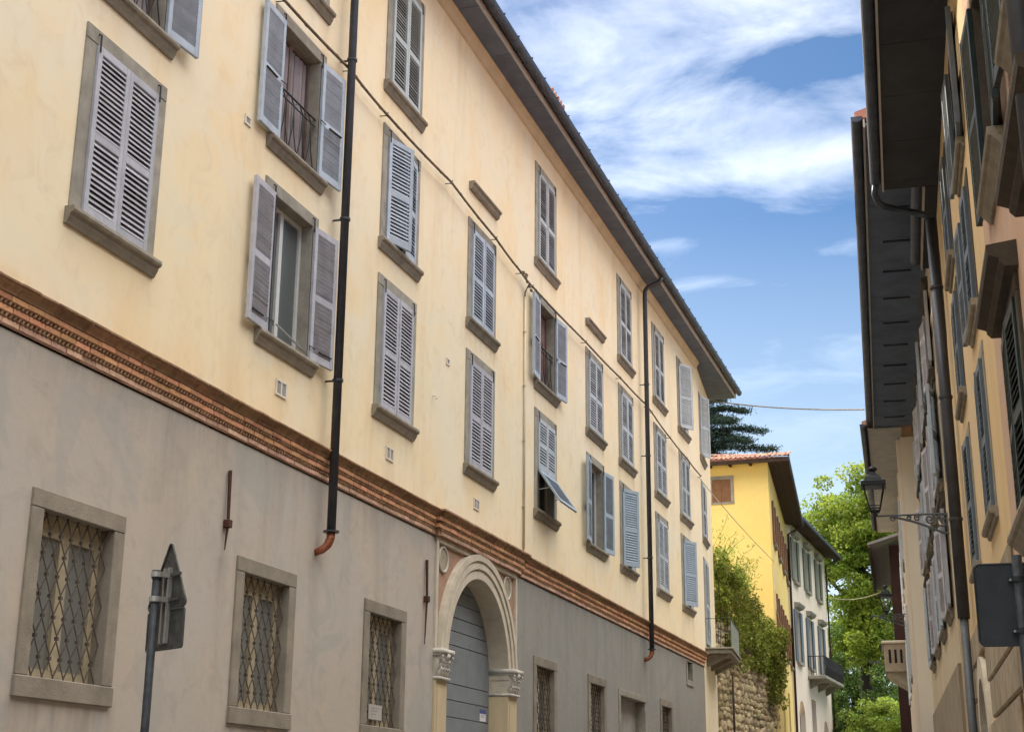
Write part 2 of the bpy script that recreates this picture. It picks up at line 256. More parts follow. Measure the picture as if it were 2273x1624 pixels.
# ------------------------------------------------------------------ mesh helpers
class MB:
    """collects faces; T maps the wall frame (u along, v up, w out) or plain xyz to local coordinates"""
    def __init__(s, T=None): s.v = []; s.f = []; s.T = T
    def add(s, vs, fs):
        o = len(s.v); s.v += [tuple(q) for q in vs]; s.f += [tuple(i+o for i in f) for f in fs]; return s
    def box(s, a0, a1, b0, b1, c0, c1):
        vs = [(x, y, z) for x in (a0, a1) for y in (b0, b1) for z in (c0, c1)]
        return s.add(vs, [(0, 1, 3, 2), (4, 6, 7, 5), (0, 4, 5, 1), (2, 3, 7, 6), (0, 2, 6, 4), (1, 5, 7, 3)])
    def quad(s, a, b, c, d): return s.add([a, b, c, d], [(0, 1, 2, 3)])
    def obox(s, M, hx, hy, hz):
        vs = [M @ Vector((x, y, z)) for x in (-hx, hx) for y in (-hy, hy) for z in (-hz, hz)]
        return s.add(vs, [(0, 1, 3, 2), (4, 6, 7, 5), (0, 4, 5, 1), (2, 3, 7, 6), (0, 2, 6, 4), (1, 5, 7, 3)])
    def prism(s, prof, axis, a0, a1):
        """closed profile of 2-D points swept along axis (0,1,2); profile gives the other two coordinates in order"""
        n = len(prof); vs = []
        for a in (a0, a1):
            for p in prof:
                q = list(p); q.insert(axis, a); vs.append(tuple(q))
        fs = [(i, (i+1) % n, (i+1) % n + n, i+n) for i in range(n)] + [tuple(range(n))[::-1], tuple(range(n, 2*n))]
        return s.add(vs, fs)
    def tube(s, pts, r, n=8, caps=True):
        pts = [Vector(p) for p in pts]; rr = r if isinstance(r, (list, tuple)) else [r]*len(pts)
        rings = []
        ref = Vector((0.13, 0.27, 0.95))
        for i, p in enumerate(pts):
            t = (pts[min(i+1, len(pts)-1)] - pts[max(i-1, 0)]).normalized()
            u = t.cross(ref)
            if u.length < 1e-3: u = t.cross(Vector((1, 0, 0)))
            u.normalize(); q = t.cross(u)
            rings.append([p + (u*math.cos(2*math.pi*k/n) + q*math.sin(2*math.pi*k/n))*rr[i] for k in range(n)])
        vs = [v for g in rings for v in g]; fs = []
        for i in range(len(pts)-1):
            for k in range(n): fs.append((i*n+k, i*n+(k+1) % n, (i+1)*n+(k+1) % n, (i+1)*n+k))
        if caps: fs += [tuple(range(n))[::-1], tuple(range(len(vs)-n, len(vs)))]
        return s.add(vs, fs)
    def lathe(s, prof, c, n=12, sq=False):
        vs = []; fs = []
        for r, z in prof:
            for k in range(n):
                a = 2*math.pi*(k+0.5)/n; vs.append((c[0]+r*math.cos(a), c[1]+r*math.sin(a), c[2]+z))
        for i in range(len(prof)-1):
            for k in range(n): fs.append((i*n+k, i*n+(k+1) % n, (i+1)*n+(k+1) % n, (i+1)*n+k))
        fs += [tuple(range(n))[::-1], tuple(range(len(vs)-n, len(vs)))]
        return s.add(vs, fs)
    def mesh(s, name, material, bevel=0.0, smooth=False):
        me = bpy.data.meshes.new(name)
        vs = [s.T(*q) for q in s.v] if s.T else s.v
        me.from_pydata(vs, [], s.f)
        bm = bmesh.new(); bm.from_mesh(me)
        if len(bm.faces) < 30000: bmesh.ops.recalc_face_normals(bm, faces=bm.faces)
        if bevel > 0:
            es = [e for e in bm.edges if len(e.link_faces) == 2 and e.calc_face_angle(0) > 0.6]
            bmesh.ops.bevel(bm, geom=es, offset=bevel, segments=1, affect='EDGES', clamp_overlap=True)
        bm.to_mesh(me); bm.free()
        if smooth:
            for p in me.polygons: p.use_smooth = True
        me.materials.append(material)
        return me
    def build(s, name, material, parent=None, bevel=0.0, smooth=False, kind=None, label=None):
        return link(name, s.mesh(name, material, bevel, smooth), parent, kind=kind, label=label)
def link(name, me, parent=None, loc=None, rot=None, kind=None, label=None):
    o = bpy.data.objects.new(name, me); COL.objects.link(o)
    if parent is not None: o.parent = parent
    if loc is not None: o.location = loc
    if rot is not None: o.rotation_euler = rot
    if kind: o['kind'] = kind
    if label: o['label'] = label
    return o
def empty(name, loc=(0, 0, 0), rz=0, parent=None):
    o = bpy.data.objects.new(name, None); COL.objects.link(o); o.location = loc; o.rotation_euler = (0, 0, rz); o.empty_display_size = 0.3
    if parent is not None: o.parent = parent
    return o
def tag(o, label, cat, group=None, kind=None):
    o['label'] = label; o['category'] = cat
    if group: o['group'] = group
    if kind: o['kind'] = kind
    return o
LEFT = lambda u, v, w: (w, u, v)        # walls that look towards +x of their thing
RIGHT = lambda u, v, w: (-w, u, v)      # walls that look towards -x of their thing
rng = random.Random(7)

def wall_holes(T, u0, u1, v0, v1, holes, reveal=0.22, step=None):
    """a wall face with rectangular openings and their reveals"""
    us = sorted({u0, u1, *[h[0] for h in holes], *[h[1] for h in holes]}); vs_ = sorted({v0, v1, *[h[2] for h in holes], *[h[3] for h in holes]})
    us = [u for u in us if u0 <= u <= u1]; vs_ = [v for v in vs_ if v0 <= v <= v1]
    mb = MB(T)
    for i in range(len(us)-1):
        j = 0
        while j < len(vs_)-1:
            inside = lambda jj: any(h[0]-1e-6 <= us[i] and us[i+1] <= h[1]+1e-6 and h[2]-1e-6 <= vs_[jj] and vs_[jj+1] <= h[3]+1e-6 for h in holes)
            if inside(j): j += 1; continue
            k = j
            while k < len(vs_)-1 and not inside(k): k += 1
            ua, ub, va, vb = us[i], us[i+1], vs_[j], vs_[k]
            if step:
                nu, nv = max(1, int((ub-ua)/step)), max(1, int((vb-va)/step))
                pv = [(ua+(ub-ua)*p/nu, va+(vb-va)*q/nv, 0) for q in range(nv+1) for p in range(nu+1)]
                mb.add(pv, [(q*(nu+1)+p, q*(nu+1)+p+1, (q+1)*(nu+1)+p+1, (q+1)*(nu+1)+p) for q in range(nv) for p in range(nu)])
            else: mb.quad((ua, va, 0), (ub, va, 0), (ub, vb, 0), (ua, vb, 0))
            j = k
    for a, b, c, d in holes:
        mb.quad((a, c, 0), (a, d, 0), (a, d, -reveal), (a, c, -reveal)); mb.quad((b, c, 0), (b, d, 0), (b, d, -reveal), (b, c, -reveal))
        mb.quad((a, d, 0), (b, d, 0), (b, d, -reveal), (a, d, -reveal)); mb.quad((a, c, 0), (b, c, 0), (b, c, -reveal), (a, c, -reveal))
    return mb

def stain(ob, fn):
    """how much grime has run down the plaster at each point of the wall (0..1)"""
    me = ob.data; at = me.attributes.new('stain', 'FLOAT', 'POINT')
    at.data.foreach_set('value', [fn(v.co.y, v.co.z) for v in me.vertices])
SLAT_BUDGET = [292]
SLAT_MESH = {}
def slat_geom(mb, cx, z, Ls, tilt, wd=0.080, th=0.012):
    M = Matrix.Translation((cx, 0, z)) @ Matrix.Rotation(tilt, 4, 'X')
    mb.obox(M, Ls/2, wd/2, th/2)
def shutter(parent, T_hinge, W, H, material, right=False, parts=False, step=0.0645, mid=0.445, flap=False, part_name='shutter', label=None, inn=True, st=0.075):
    """a louvred leaf; local x runs from the hinge across the leaf (mirrored when right), y points out of the wall, z up. T_hinge = (loc, rot_z)"""
    sg = -1 if right else 1
    th = 0.023
    mb = MB()
    def bx(x0, x1, z0, z1, t=th): mb.box(min(sg*x0, sg*x1), max(sg*x0, sg*x1), -t, t, z0, z1)
    bx(0, st, 0, H); bx(W-st, W, 0, H)
    e = 0.0015
    zm = H*mid
    rails = [(0, 0.115), (zm, zm+0.10), (H-0.095, H)]
    if flap: rails = [(0, 0.1), (H-0.08, H)]
    for a, b in rails: bx(st, W-st, a, b, th-e)
    bx(W-0.006, W+0.006, 0.0, H, th+0.006)
    leaf = mb.build(part_name, material, parent, bevel=0.004)
    leaf.location = T_hinge[0]; leaf.rotation_euler = (T_hinge[2] if len(T_hinge) > 2 else 0, 0, T_hinge[1])
    if label: leaf['label'] = label
    Ls = W-2*st+0.006; cx = sg*W/2
    zs = []
    for (a0, a1), (b0, b1) in zip(rails[:-1], rails[1:]):
        n = max(1, int(round((b0-a1)/step)));
        zs += [a1 + (k+0.5)*(b0-a1)/n for k in range(n)]
    tilt = R(58) * (1 if inn else -1)
    if parts and SLAT_BUDGET[0] >= len(zs):
        SLAT_BUDGET[0] -= len(zs)
        key = (round(Ls, 3), material.name)
        if key not in SLAT_MESH:
            q = MB(); slat_geom(q, 0, 0, Ls, tilt); SLAT_MESH[key] = q.mesh('slat', material, bevel=0.002)
        for z in zs: link('slat', SLAT_MESH[key], leaf, (cx, 0, z), (rng.uniform(-0.05, 0.05) + (rng.uniform(-0.25, 0.1) if rng.random() < 0.05 else 0), rng.uniform(-0.004, 0.004), 0))
    else:
        q = MB()
        for z in zs: slat_geom(q, cx, z, Ls, tilt+rng.uniform(-0.06, 0.06))
        q.build('slats', material, leaf, kind='stuff')
    return leaf

# ================================================================== SETTING
def ground_h(x, y):
    h = 0.0
    if y > 46: h = min((y-46)*0.105, 4.6)
    if y > 88: h += (y-88)*0.05 if y < 130 else 42*0.05 + (y-130)*0.01
    return h
gm = MB(); xs = [-900, -300, -120, -60, -30, -18, -12, -6, -2, 2, 8, 20, 60, 200, 700]; ys = [-600, -200, -60, -20, 0, 20, 40, 46, 52, 60, 70, 80, 86, 90, 100, 115, 130, 200, 500, 1500]
for y in ys:
    for x in xs: gm.v.append((x, y, ground_h(x, y) - 0.02))
nx = len(xs)
for j in range(len(ys)-1):
    for i in range(nx-1): gm.f.append((j*nx+i, j*nx+i+1, (j+1)*nx+i+1, (j+1)*nx+i))
g = gm.build('ground', GRASS); g['kind'] = 'structure'
st_ = MB()
sy = [-20, 0, 20, 40, 46, 52, 60, 70, 80, 86, 90]
for y in sy:
    for x in (-8.8 if y < 50 else -8.6, -2.5 if y > 30 else 1.0): st_.v.append((x, y, ground_h(x, y)))
for j in range(len(sy)-1): st_.f.append((2*j, 2*j+1, 2*j+3, 2*j+2))
s_ = st_.build('street', ASPH); s_['kind'] = 'structure'

# ================================================================== PALAZZO (left)
pal = empty('palazzo', (-9, 0, 0))
tag(pal, 'long cream palazzo with grey plaster ground floor, brick band and rows of louvred shutters', 'building')
COLS = [7.9, 12.13, 16.41, 20.35, 24.58, 28.95, 33.22, 36.55, 40.86, 44.50]
SW = 1.67; FR = 0.20                     # surround width, jamb width
ROWS = {'B': (7.72, 9.77), 'C': (10.57, 12.46), 'D': (13.43, 15.60)}
WIN = []
for ci, c in enumerate(COLS):
    for r in 'BCD':
        if r == 'D' and ci in (4, 6): continue
        WIN.append((ci, r, c))
holes = [(c+0.01, c+SW-0.01, ROWS[r][0]-0.06, ROWS[r][1]+0.18) for ci, r, c in WIN]
GW = [(12.04, 2.82, 4.47), (16.28, 2.80, 4.47), (20.29, 2.80, 4.47), (28.93, 2.80, 4.46), (33.20, 2.80, 4.45), (40.93, 2.80, 4.44)]
up = wall_holes(LEFT, -6, 47.8, 6.10, 16.5, holes, step=0.16); upo = up.build('upper_wall', CREAM, pal)
srg = random.Random(3); SST = [(c, ROWS[r][0]-0.2, srg.uniform(0.25, 0.9), srg.uniform(0.35, 1.0)) for ci, r, c in WIN] + [(c, 13.23, 0.5, 0.6) for c in (COLS[4], COLS[6])]
def upper_stain(u, v):
    s_ = 0.0
    for c, z, am, ln in SST:
        d = z - v
        if 0 <= d < 1.6 and c-0.15 < u < c+SW+0.15:
            ends = max(math.exp(-((u-c)/0.16)**2), math.exp(-((u-c-SW)/0.16)**2), 0.45)
            s_ = max(s_, am*ends*math.exp(-d/(0.45*ln))*0.6)
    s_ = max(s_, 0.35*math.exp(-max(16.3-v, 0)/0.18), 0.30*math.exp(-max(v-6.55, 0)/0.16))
    return s_
stain(upo, upper_stain)
gh = [(c+0.01, c+SW-0.01, a-0.1, b+0.18) for c, a, b in GW] + [(36.14, 39.2, 0.0, 4.54), (44.78, 45.92, 5.31, 6.05)]
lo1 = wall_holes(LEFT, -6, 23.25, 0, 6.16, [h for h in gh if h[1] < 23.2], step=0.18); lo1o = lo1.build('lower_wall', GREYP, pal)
lo2 = wall_holes(LEFT, 27.73, 47.8, 0, 6.16, [h for h in gh if h[0] > 27.7], step=0.18); lo2o = lo2.build('lower_wall', GREYP_DIM, pal)
def lower_stain(u, v):
    s_ = 0.0
    for c, a, b in GW:
        d = a - 0.21 - v
        if 0 <= d < 2 and c-0.1 < u < c+SW+0.1: s_ = max(s_, 0.6*math.exp(-d/0.5))
    for pu, pz in ((18.55, 5.05), (39.1, 5.5), (15.9, 4.66), (22.76, 4.2)):
        d = pz - v
        if 0 <= d < 3: s_ = max(s_, 0.7*math.exp(-((u-pu)/0.14)**2)*math.exp(-d/0.9))
    for pu in (10.6, 14.4, 19.6, 31.4, 34.9, 43.0): s_ = max(s_, 0.45*math.exp(-((u-pu)/0.22)**2)*math.exp(-max(6.1-v, 0)/1.1))
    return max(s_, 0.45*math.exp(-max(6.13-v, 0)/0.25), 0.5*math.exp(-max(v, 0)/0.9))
stain(lo1o, lower_stain); stain(lo2o, lower_stain)

# facet beyond the corner
FDX, FDY = -0.0909, 0.9959
FAC = lambda u, v, w_: (FDX*u + FDY*w_, 47.8 + FDY*u - FDX*w_, v)
fholes = [(0.75, 2.35, ROWS[r][0]-0.06, ROWS[r][1]+0.1) for r in 'CD'] + [(0.75, 2.35, 6.9, 9.85)]
wall_holes(FAC, 0, 4.62, 6.10, 16.5, fholes).build('end_wall', CREAM, pal)
wall_holes(FAC, 0.0, 4.62, 0, 6.10, []).build('end_wall', OCHRE if False else CREAM, pal)
bk = MB(); e0 = FAC(4.62, 0, 0)
bk.quad((e0[0], e0[1], 0), (e0[0]-9, e0[1]+0.6, 0), (e0[0]-9, e0[1]+0.6, 16.5), (e0[0], e0[1], 16.5)); bk.quad((-9, -6, 0), (-9, 53, 0), (-9, 53, 17.2), (-9, -6, 17.2)); bk.quad((-9, -6, 0), (0, -6, 0), (0, -6, 16.5), (-9, -6, 16.5)); bk.build('rear_wall', CREAM, pal)

# roof, cornice, soffit, gutter
co = MB(LEFT); prof = [(16.28, 0.0), (16.30, 0.05), (16.36, 0.07), (16.42, 0.10), (16.46, 0.15), (16.50, 0.155), (16.50, -0.02), (16.28, -0.02)]
co.prism(prof, 0, -6, 47.78); co.build('cornice', mat('beige_cornice', (0.56, 0.47, 0.34), 0.9, 0.08, 2.0, 0.15, 25, streak=False), pal)
y = -6.0
while y < 47.8:
    y1 = min(y + 1.96, 47.8)
    MB(LEFT).box(y+0.008, y1-0.008, 16.503, 16.53, 0.12, 0.575).build('soffit_board', SOFFIT, pal); y = y1
sf = MB(); a = FAC(0, 0, 0); b = FAC(4.9, 0, -0.1)
sf.add([(0.02, 47.8, 16.503), (b[0], b[1], 16.503), (0.56, b[1], 16.503), (0.575, 47.81, 16.503), (0.02, 47.8, 16.53), (b[0], b[1], 16.53), (0.56, b[1], 16.53), (0.575, 47.81, 16.53)], [(0, 1, 2, 3), (4, 7, 6, 5), (1, 5, 6, 2), (0, 4, 5, 1), (2, 6, 7, 3)])
sf.build('soffit_board', SOFFIT, pal)
MB(LEFT).box(-6, 52.7, 16.49, 16.75, 0.577, 0.60).build('fascia', FASCIA, pal)
gt = MB(LEFT); prof = []
for k in range(9):
    a = math.pi + math.pi*k/8; prof.append((16.73 + 0.13*math.sin(a), 0.715 + 0.105*math.cos(a)))
prof += [(16.74, 0.822), (16.74, 0.60)]
gt.prism(prof, 0, -6, 52.75); gt.build('gutter', ZINC, pal, smooth=False)
for k in range(48):
    yy = 8.4 + k*0.93
    MB(LEFT).box(yy, yy+0.03, 16.735, 16.76, 0.59, 0.845).build('gutter_bracket', ZINC, pal)
rf = MB(); rf.add([(-4.5, -6, 18.6), (-4.5, 52.6, 18.6), (-9.6, 52.6, 16.8), (-9.6, -6, 16.8)], [(0, 1, 2, 3)]); rf.add([(0.64, -6, 16.77), (0.64, 52.6, 16.77), (-4.5, 52.6, 18.6), (-4.5, -6, 18.6), (0.56, -6, 16.64), (0.56, 52.6, 16.64), (-4.5, 52.6, 18.4), (-4.5, -6, 18.4)], [(0, 1, 2, 3), (7, 6, 5, 4), (0, 4, 5, 1), (1, 5, 6, 2), (0, 3, 7, 4)])
rf.build('roof', TILE, pal)
# a chimney head that just clears the gutter line
ch = MB(); ch.box(-0.35, 0.15, 29.6, 30.5, 16.8, 17.72); ch.box(-0.42, 0.22, 29.5, 30.6, 17.72, 17.79); ch.build('chimney', MORTAR, pal)
for k in range(5): 
    MB().tube([(0.24, 29.58+k*0.23, 17.82), (-0.3, 29.58+k*0.23, 17.95)], 0.09, 8).build('cap_tile', TILE, pal)

# windows ---------------------------------------------------------------
def surround(parent, T, u0, u1, v0, v1, material, proud=0.025, fr=FR, top=0.19, sill_h=0.20, sill_out=0.115, plain=False, ext=0.05, depth=0.22):
    wdw = empty('window', (0, 0, 0), 0, parent)
    MB(T).box(u0-fr, u1+fr, v1, v1+top, -depth, proud+0.002).build('lintel', material, wdw, bevel=0.008)
    for a, b in ((u0-fr, u0), (u1, u1+fr)):
        MB(T).box(a, b, v0, v1-0.003, -depth, proud).build('jamb', material, wdw, bevel=0.008)
    sl = MB(T)
    if plain: sl.box(u0-fr-0.01, u1+fr+0.01, v0-sill_h-0.003, v0-0.003, -depth, sill_out)
    else:
        o = sill_out; h = sill_h
        prof = [(v0-0.003, -depth), (v0-0.003, o), (v0-0.045, o+0.008), (v0-0.075, o-0.005), (v0-0.085, o-0.035), (v0-h*0.62, o-0.045), (v0-h*0.8, o*0.42), (v0-h, 0.03), (v0-h, -depth)]
        sl.prism(prof, 0, u0-fr-ext, u1+fr+ext)
    sl.build('sill', material if plain else STONE_D, wdw, bevel=0.004 if not plain else 0.01)
    return wdw
def hinges(wdw, T, u0, u1, v1):
    for u in (u0+0.01, u1-0.01):
        MB(T).tube([(u, v1-0.10, 0.066), (u, v1+0.11, 0.062), (u, v1+0.13, 0.03)], 0.011, 6).build('hinge', IRON, wdw)
def pane(wdw, T, u0, u1, v0, v1, material, w_=-0.16, name='pane'):
    MB(T).quad((u0, v0, w_), (u1, v0, w_), (u1, v1, w_), (u0, v1, w_)).build(name, material, wdw)
def leaves(parent, u0, u1, v0, v1, material, aL=0.0, aR=0.0, parts=False, hw=0.035, frame=None, right_wall=False, pname='shutter', wgap=0.003, label=(None, None), **k):
    """pair of leaves with opening angles in degrees"""
    W = (u1-u0)/2 - wgap; H = v1-v0-0.012
    P = frame or (LEFT if not right_wall else RIGHT)
    base = 90.0 + (R_FACET if frame else 0)
    sgn = 1 if right_wall else -1
    out = []
    for (u, ang, rgt) in ((u0+0.002, aL, False), (u1-0.002, aR, True)):
        if ang is None: continue
        h_w = hw if abs(ang) < 120 else max(hw, 0.062)
        loc = P(u, v0+0.006, h_w)
        rz = base + (sgn*ang if not rgt else -sgn*ang)
        out.append(shutter(parent, (loc, R(rz)), W, H, material, rgt, parts, inn=not right_wall, part_name=pname, label=label[1 if rgt else 0], **k))
    return out
R_FACET = math.degrees(math.atan2(-FDX, FDY))

STATE = {}   # (column, row): (left angle, right angle, paint)
STATE[(1, 'C')] = (177, 174, SHUT_B); STATE[(2, 'B')] = (177, 174, SHUT); STATE[(2, 'C')] = (178, 174, SHUT_B)
STATE[(3, 'C')] = (17, 6, SHUT_B); STATE[(5, 'C')] = (175, 174, SHUT_B); STATE[(6, 'B')] = (172, 173, SHUT_BL)
STATE[(7, 'B')] = (27, 4, SHUT_BL); STATE[(9, 'B')] = (27, 4, SHUT_BL); STATE[(9, 'D')] = (30, 3, SHUT_W)
STATE[(3, 'D')] = (1, 1, mat('sage_grey_paint', (0.47, 0.52, 0.53), 0.55, 0.05, 9.0, 0.08, 70))
PARTS = [(1, 'B'), (2, 'B'), (2, 'C'), (3, 'B'), (3, 'C'), (1, 'C')]
def railing(parent, T, u0, u1, v0, h, w_):
    rl = MB(T); rl.tube([(u0, v0+h, w_), (u1, v0+h, w_)], 0.016, 6); rl.tube([(u0, v0+h-0.11, w_), (u1, v0+h-0.11, w_)], 0.011, 6); rl.tube([(u0, v0+0.06, w_), (u1, v0+0.06, w_)], 0.012, 6)
    rail = rl.build('railing', IRON, parent)
    n = 9
    for k in range(n):
        u = u0 + (k+0.5)*(u1-u0)/n; s = 0.075 if k % 2 else -0.075
        MB(T).tube([(u-s, v0+0.06, w_), (u+s*0.2, v0+0.06+(h-0.17)*0.45, w_+0.012*(1 if s > 0 else -1)), (u+s, v0+h-0.11, w_), (u-s*0.6, v0+h, w_)], 0.009, 5).build('bar', IRON, rail)
    return rail
def casement(wdw, T, u0, u1, v0, v1, material, w_=-0.17, glass=GLASS, mull=True, t=0.07):
    MB(T).box(u0, u0+t, v0, v1, w_, w_+0.05).box(u1-t, u1, v0, v1, w_, w_+0.05).box(u0+t, u1-t, v1-t, v1, w_, w_+0.049).box(u0+t, u1-t, v0, v0+t, w_, w_+0.049).build('casement_frame', material, wdw)
    um = (u0+u1)/2
    if mull: MB(T).box(um-t*0.8, um+t*0.8, v0+t, v1-t, w_, w_+0.055).build('mullion', material, wdw)
    MB(T).quad((u0+t, v0+t, w_+0.015), (u1-t, v0+t, w_+0.015), (u1-t, v1-t, w_+0.015), (u0+t, v1-t, w_+0.015)).build('pane', glass, wdw)
def curtain(wdw, T, u0, u1, v0, v1, w_, material):
    c = MB(T); n = 26; pts = []
    for k in range(n+1):
        u = u0 + (u1-u0)*k/n; pts.append((u, w_ + 0.022*math.sin(k*2.1) + 0.01*math.sin(k*0.7)))
    for (a, wa), (b, wb) in zip(pts[:-1], pts[1:]): c.quad((a, v0, wa), (b, v0, wb), (b, v1, wb), (a, v1, wa))
    c.build('curtain', material, wdw)
OPENW = {(1, 'C'), (2, 'B'), (2, 'C'), (5, 'C'), (6, 'B'), (5, 'B')}
order = sorted(WIN, key=lambda q: (PARTS.index((q[0], q[1])) if (q[0], q[1]) in PARTS else 99))
for ci, r, c in order:
    v0, v1 = ROWS[r]; u0, u1 = c+FR, c+SW-FR
    if r == 'D' and ci not in (2, 3, 5, 7, 8, 9, 0, 1): continue
    wd = surround(pal, LEFT, u0, u1, v0, v1, STONE)
    hinges(wd, LEFT, u0, u1, v1)
    st = STATE.get((ci, r), (rng.uniform(-0.5, 1.5), rng.uniform(-0.5, 1.5), SHUT if (r == 'B' and ci < 5) else (SHUT_B if ci < 5 else SHUT_W)))
    if (ci, r) in OPENW:
        MB(LEFT).quad((u0-0.1, v0-0.05, -0.6), (u1+0.1, v0-0.05, -0.6), (u1+0.1, v1+0.1, -0.6), (u0-0.1, v1+0.1, -0.6)).build('dark_room', DARK, wd)
        for a in (u0, u1): MB(LEFT).quad((a, v0, -0.2), (a, v1, -0.2), (a, v1, -0.6), (a, v0, -0.6)).build('room_reveal', DARK, wd)
        MB(LEFT).quad((u0, v1, -0.2), (u1, v1, -0.2), (u1, v1, -0.6), (u0, v1, -0.6)).build('room_reveal', DARK, wd)
    else: pane(wd, LEFT, u0, u1, v0, v1, GLASS)
    if (ci, r) == (2, 'B'):
        casement(wd, LEFT, u0, u1, v0, v1, WHITEW, -0.20, GLASS_G, True, 0.06)
        curtain(wd, LEFT, u0+0.08, u0+0.62, v0+0.05, v1-0.25, -0.26, CURTAIN_W)
        MB(LEFT).tube([(u0+0.25, v0+0.2, 0.06), (u1-0.02, v0+0.12, 0.0)], 0.014, 6).build('stay_bar', GALV, wd)
    elif r == 'C' and (ci, r) in OPENW:
        casement(wd, LEFT, u0, u1, v0, v1, mat('brown_casement', (0.17, 0.12, 0.10), 0.6, 0.1, 5), -0.21, GLASS_G, True, 0.05)
        curtain(wd, LEFT, u0+0.05, u1-0.05, v0+0.05, v1-0.08, -0.185, CURTAIN if ci < 3 else mat('rust_curtain', (0.22, 0.12, 0.10), 0.95, 0.1, 5))
        railing(pal, LEFT, u0+0.01, u1-0.01, v0, 0.92, -0.02)
    elif (ci, r) in OPENW and ci in (5, 6):
        casement(wd, LEFT, u0, u1, v0, v1, WOODW if ci == 5 else WHITEW, -0.2, GLASS, True, 0.06)
    if (ci, r) == (5, 'B'):
        zm = v0 + (v1-v0)*0.44
        leaves(pal, u0, u1, zm, v1, SHUT_W, 0.5, 0.5)
        Wf = (u1-u0)
        fl = shutter(pal, (LEFT(u0+0.003, zm-0.01, 0.04), R(90), R(146)), Wf-0.006, zm-v0-0.02, SHUT_BL, False, False, flap=True, label='lower louvre flap propped outward like an awning')
        for u in (u0+0.03, u1-0.03): MB(LEFT).tube([(u, v0+0.45, 0.01), (u, zm-0.42, 0.27)], 0.009, 5).build('stay_bar', GALV, wd)
        continue
    pr = (ci, r) in PARTS
    lv = leaves(pal, u0, u1, v0, v1, st[2], st[0], st[1], pr)
    if (ci, r) in ((2, 'C'), (2, 'B'), (5, 'C')):
        for lf, sx in zip(lv, (1, -1)):
            hz = 0.86 if r == 'C' else 0.16
            q = MB(); q.tube([(sx*0.22, 0.035, hz), (sx*0.56, 0.035, hz)], 0.014, 6); q.tube([(sx*0.1, 0.04, hz+0.01), (sx*-0.06, 0.05, hz+0.02), (sx*-0.06, 0.05, hz-0.05)], 0.008, 5)
            q.build('latch', IRON, lf)
    if (ci, r) == (2, 'B'):
        MB().tube([(0.02, 0.03, 0.02), (0.02, 0.03, 2.0)], 0.009, 5).build('bolt_rod', IRON, lv[0])
# blind ledges
for c in (COLS[4], COLS[6]):
    le = MB(LEFT); prof = [(13.40, -0.02), (13.40, 0.12), (13.36, 0.13), (13.33, 0.09), (13.27, 0.075), (13.23, 0.04), (13.23, -0.02)]
    le.prism(prof, 0, c+0.02, c+1.70); le.build('ledge', STONE_D, pal)
# facet windows
for r in 'CD':
    v0, v1 = ROWS[r]; u0, u1 = 0.92, 2.18
    wd = surround(pal, FAC, u0, u1, v0, v1, STONE, fr=0.16, top=0.1)
    pane(wd, FAC, u0, u1, v0, v1, GLASS)
    leaves(pal, u0, u1, v0, v1, SHUT_W, 24 if r == 'D' else 2, 2, frame=FAC)
wd = surround(pal, FAC, 0.92, 2.18, 6.95, 9.77, STONE, fr=0.16, top=0.1, sill_h=0.04, plain=True, sill_out=0.03)
pane(wd, FAC, 0.92, 2.18, 6.95, 9.77, GLASS)
leaves(pal, 0.92, 2.18, 6.95, 9.77, SHUT_W, 2, 2, frame=FAC)

# brick band ------------------------------------------------------------
BM = {}
def brick_mesh(l, h, d, material, key):
    if key not in BM: BM[key] = MB().box(-d, 0, -l/2, l/2, -h/2, h/2).mesh('brick', material, bevel=0.006)
    return BM[key]
rest = {}
nparts = 0
def band_w(u): return 0.075 if 23.12 < u < 27.86 else 0.0
def course(z0, z1, wout, length, material, key, limit):
    u = 8.4; row = rng.uniform(0, length); u -= row
    while u < 47.8:
        l = length*rng.uniform(0.93, 1.05); l = min(l, 47.79-u)
        if l < 0.05: break
        uc = u + l/2; wv = wout + band_w(uc) + rng.uniform(-0.005, 0.006)
        if 10.8 < uc < limit:
            o = link('brick', brick_mesh(length-0.012, z1-z0-0.008, 0.10, material, key), pal, (wv, uc, (z0+z1)/2 + rng.uniform(-0.002, 0.002)), (0, 0, rng.uniform(-0.012, 0.012)))
        else:
            rest.setdefault(material.name, MB()).box(wv-0.1, wv, u+0.006, u+l-0.006, z0+0.004, z1-0.004)
        u += l
course(6.13, 6.20, 0.035, 0.27, BRICK_P, 'c1', 23.0)
course(6.245, 6.315, 0.065, 0.27, BRICK, 'c2', 23.0)
course(6.355, 6.42, 0.095, 0.27, BRICK, 'c3', 23.0)
course(6.51, 6.55, 0.185, 0.31, BRICK_D, 'c5', 23.0)
for nm, q in rest.items(): q.build('bricks', MATS[nm], pal, kind='stuff')
u = 8.0
while u < 47.8:                         # hollow moulding blocks under the capping course
    l = min(rng.uniform(0.52, 0.6), 47.79-u)
    if l < 0.08: break
    b_ = band_w(u+l/2)
    MB(LEFT).prism([(6.424, -0.02), (6.424, 0.10+b_), (6.445, 0.105+b_), (6.47, 0.12+b_), (6.495, 0.155+b_), (6.507, 0.165+b_), (6.507, -0.02)], 0, u+0.004, u+l-0.004).build('moulding_block', BRICK_D, pal)
    u += l
dn_ = MB(LEFT); u = 8.2
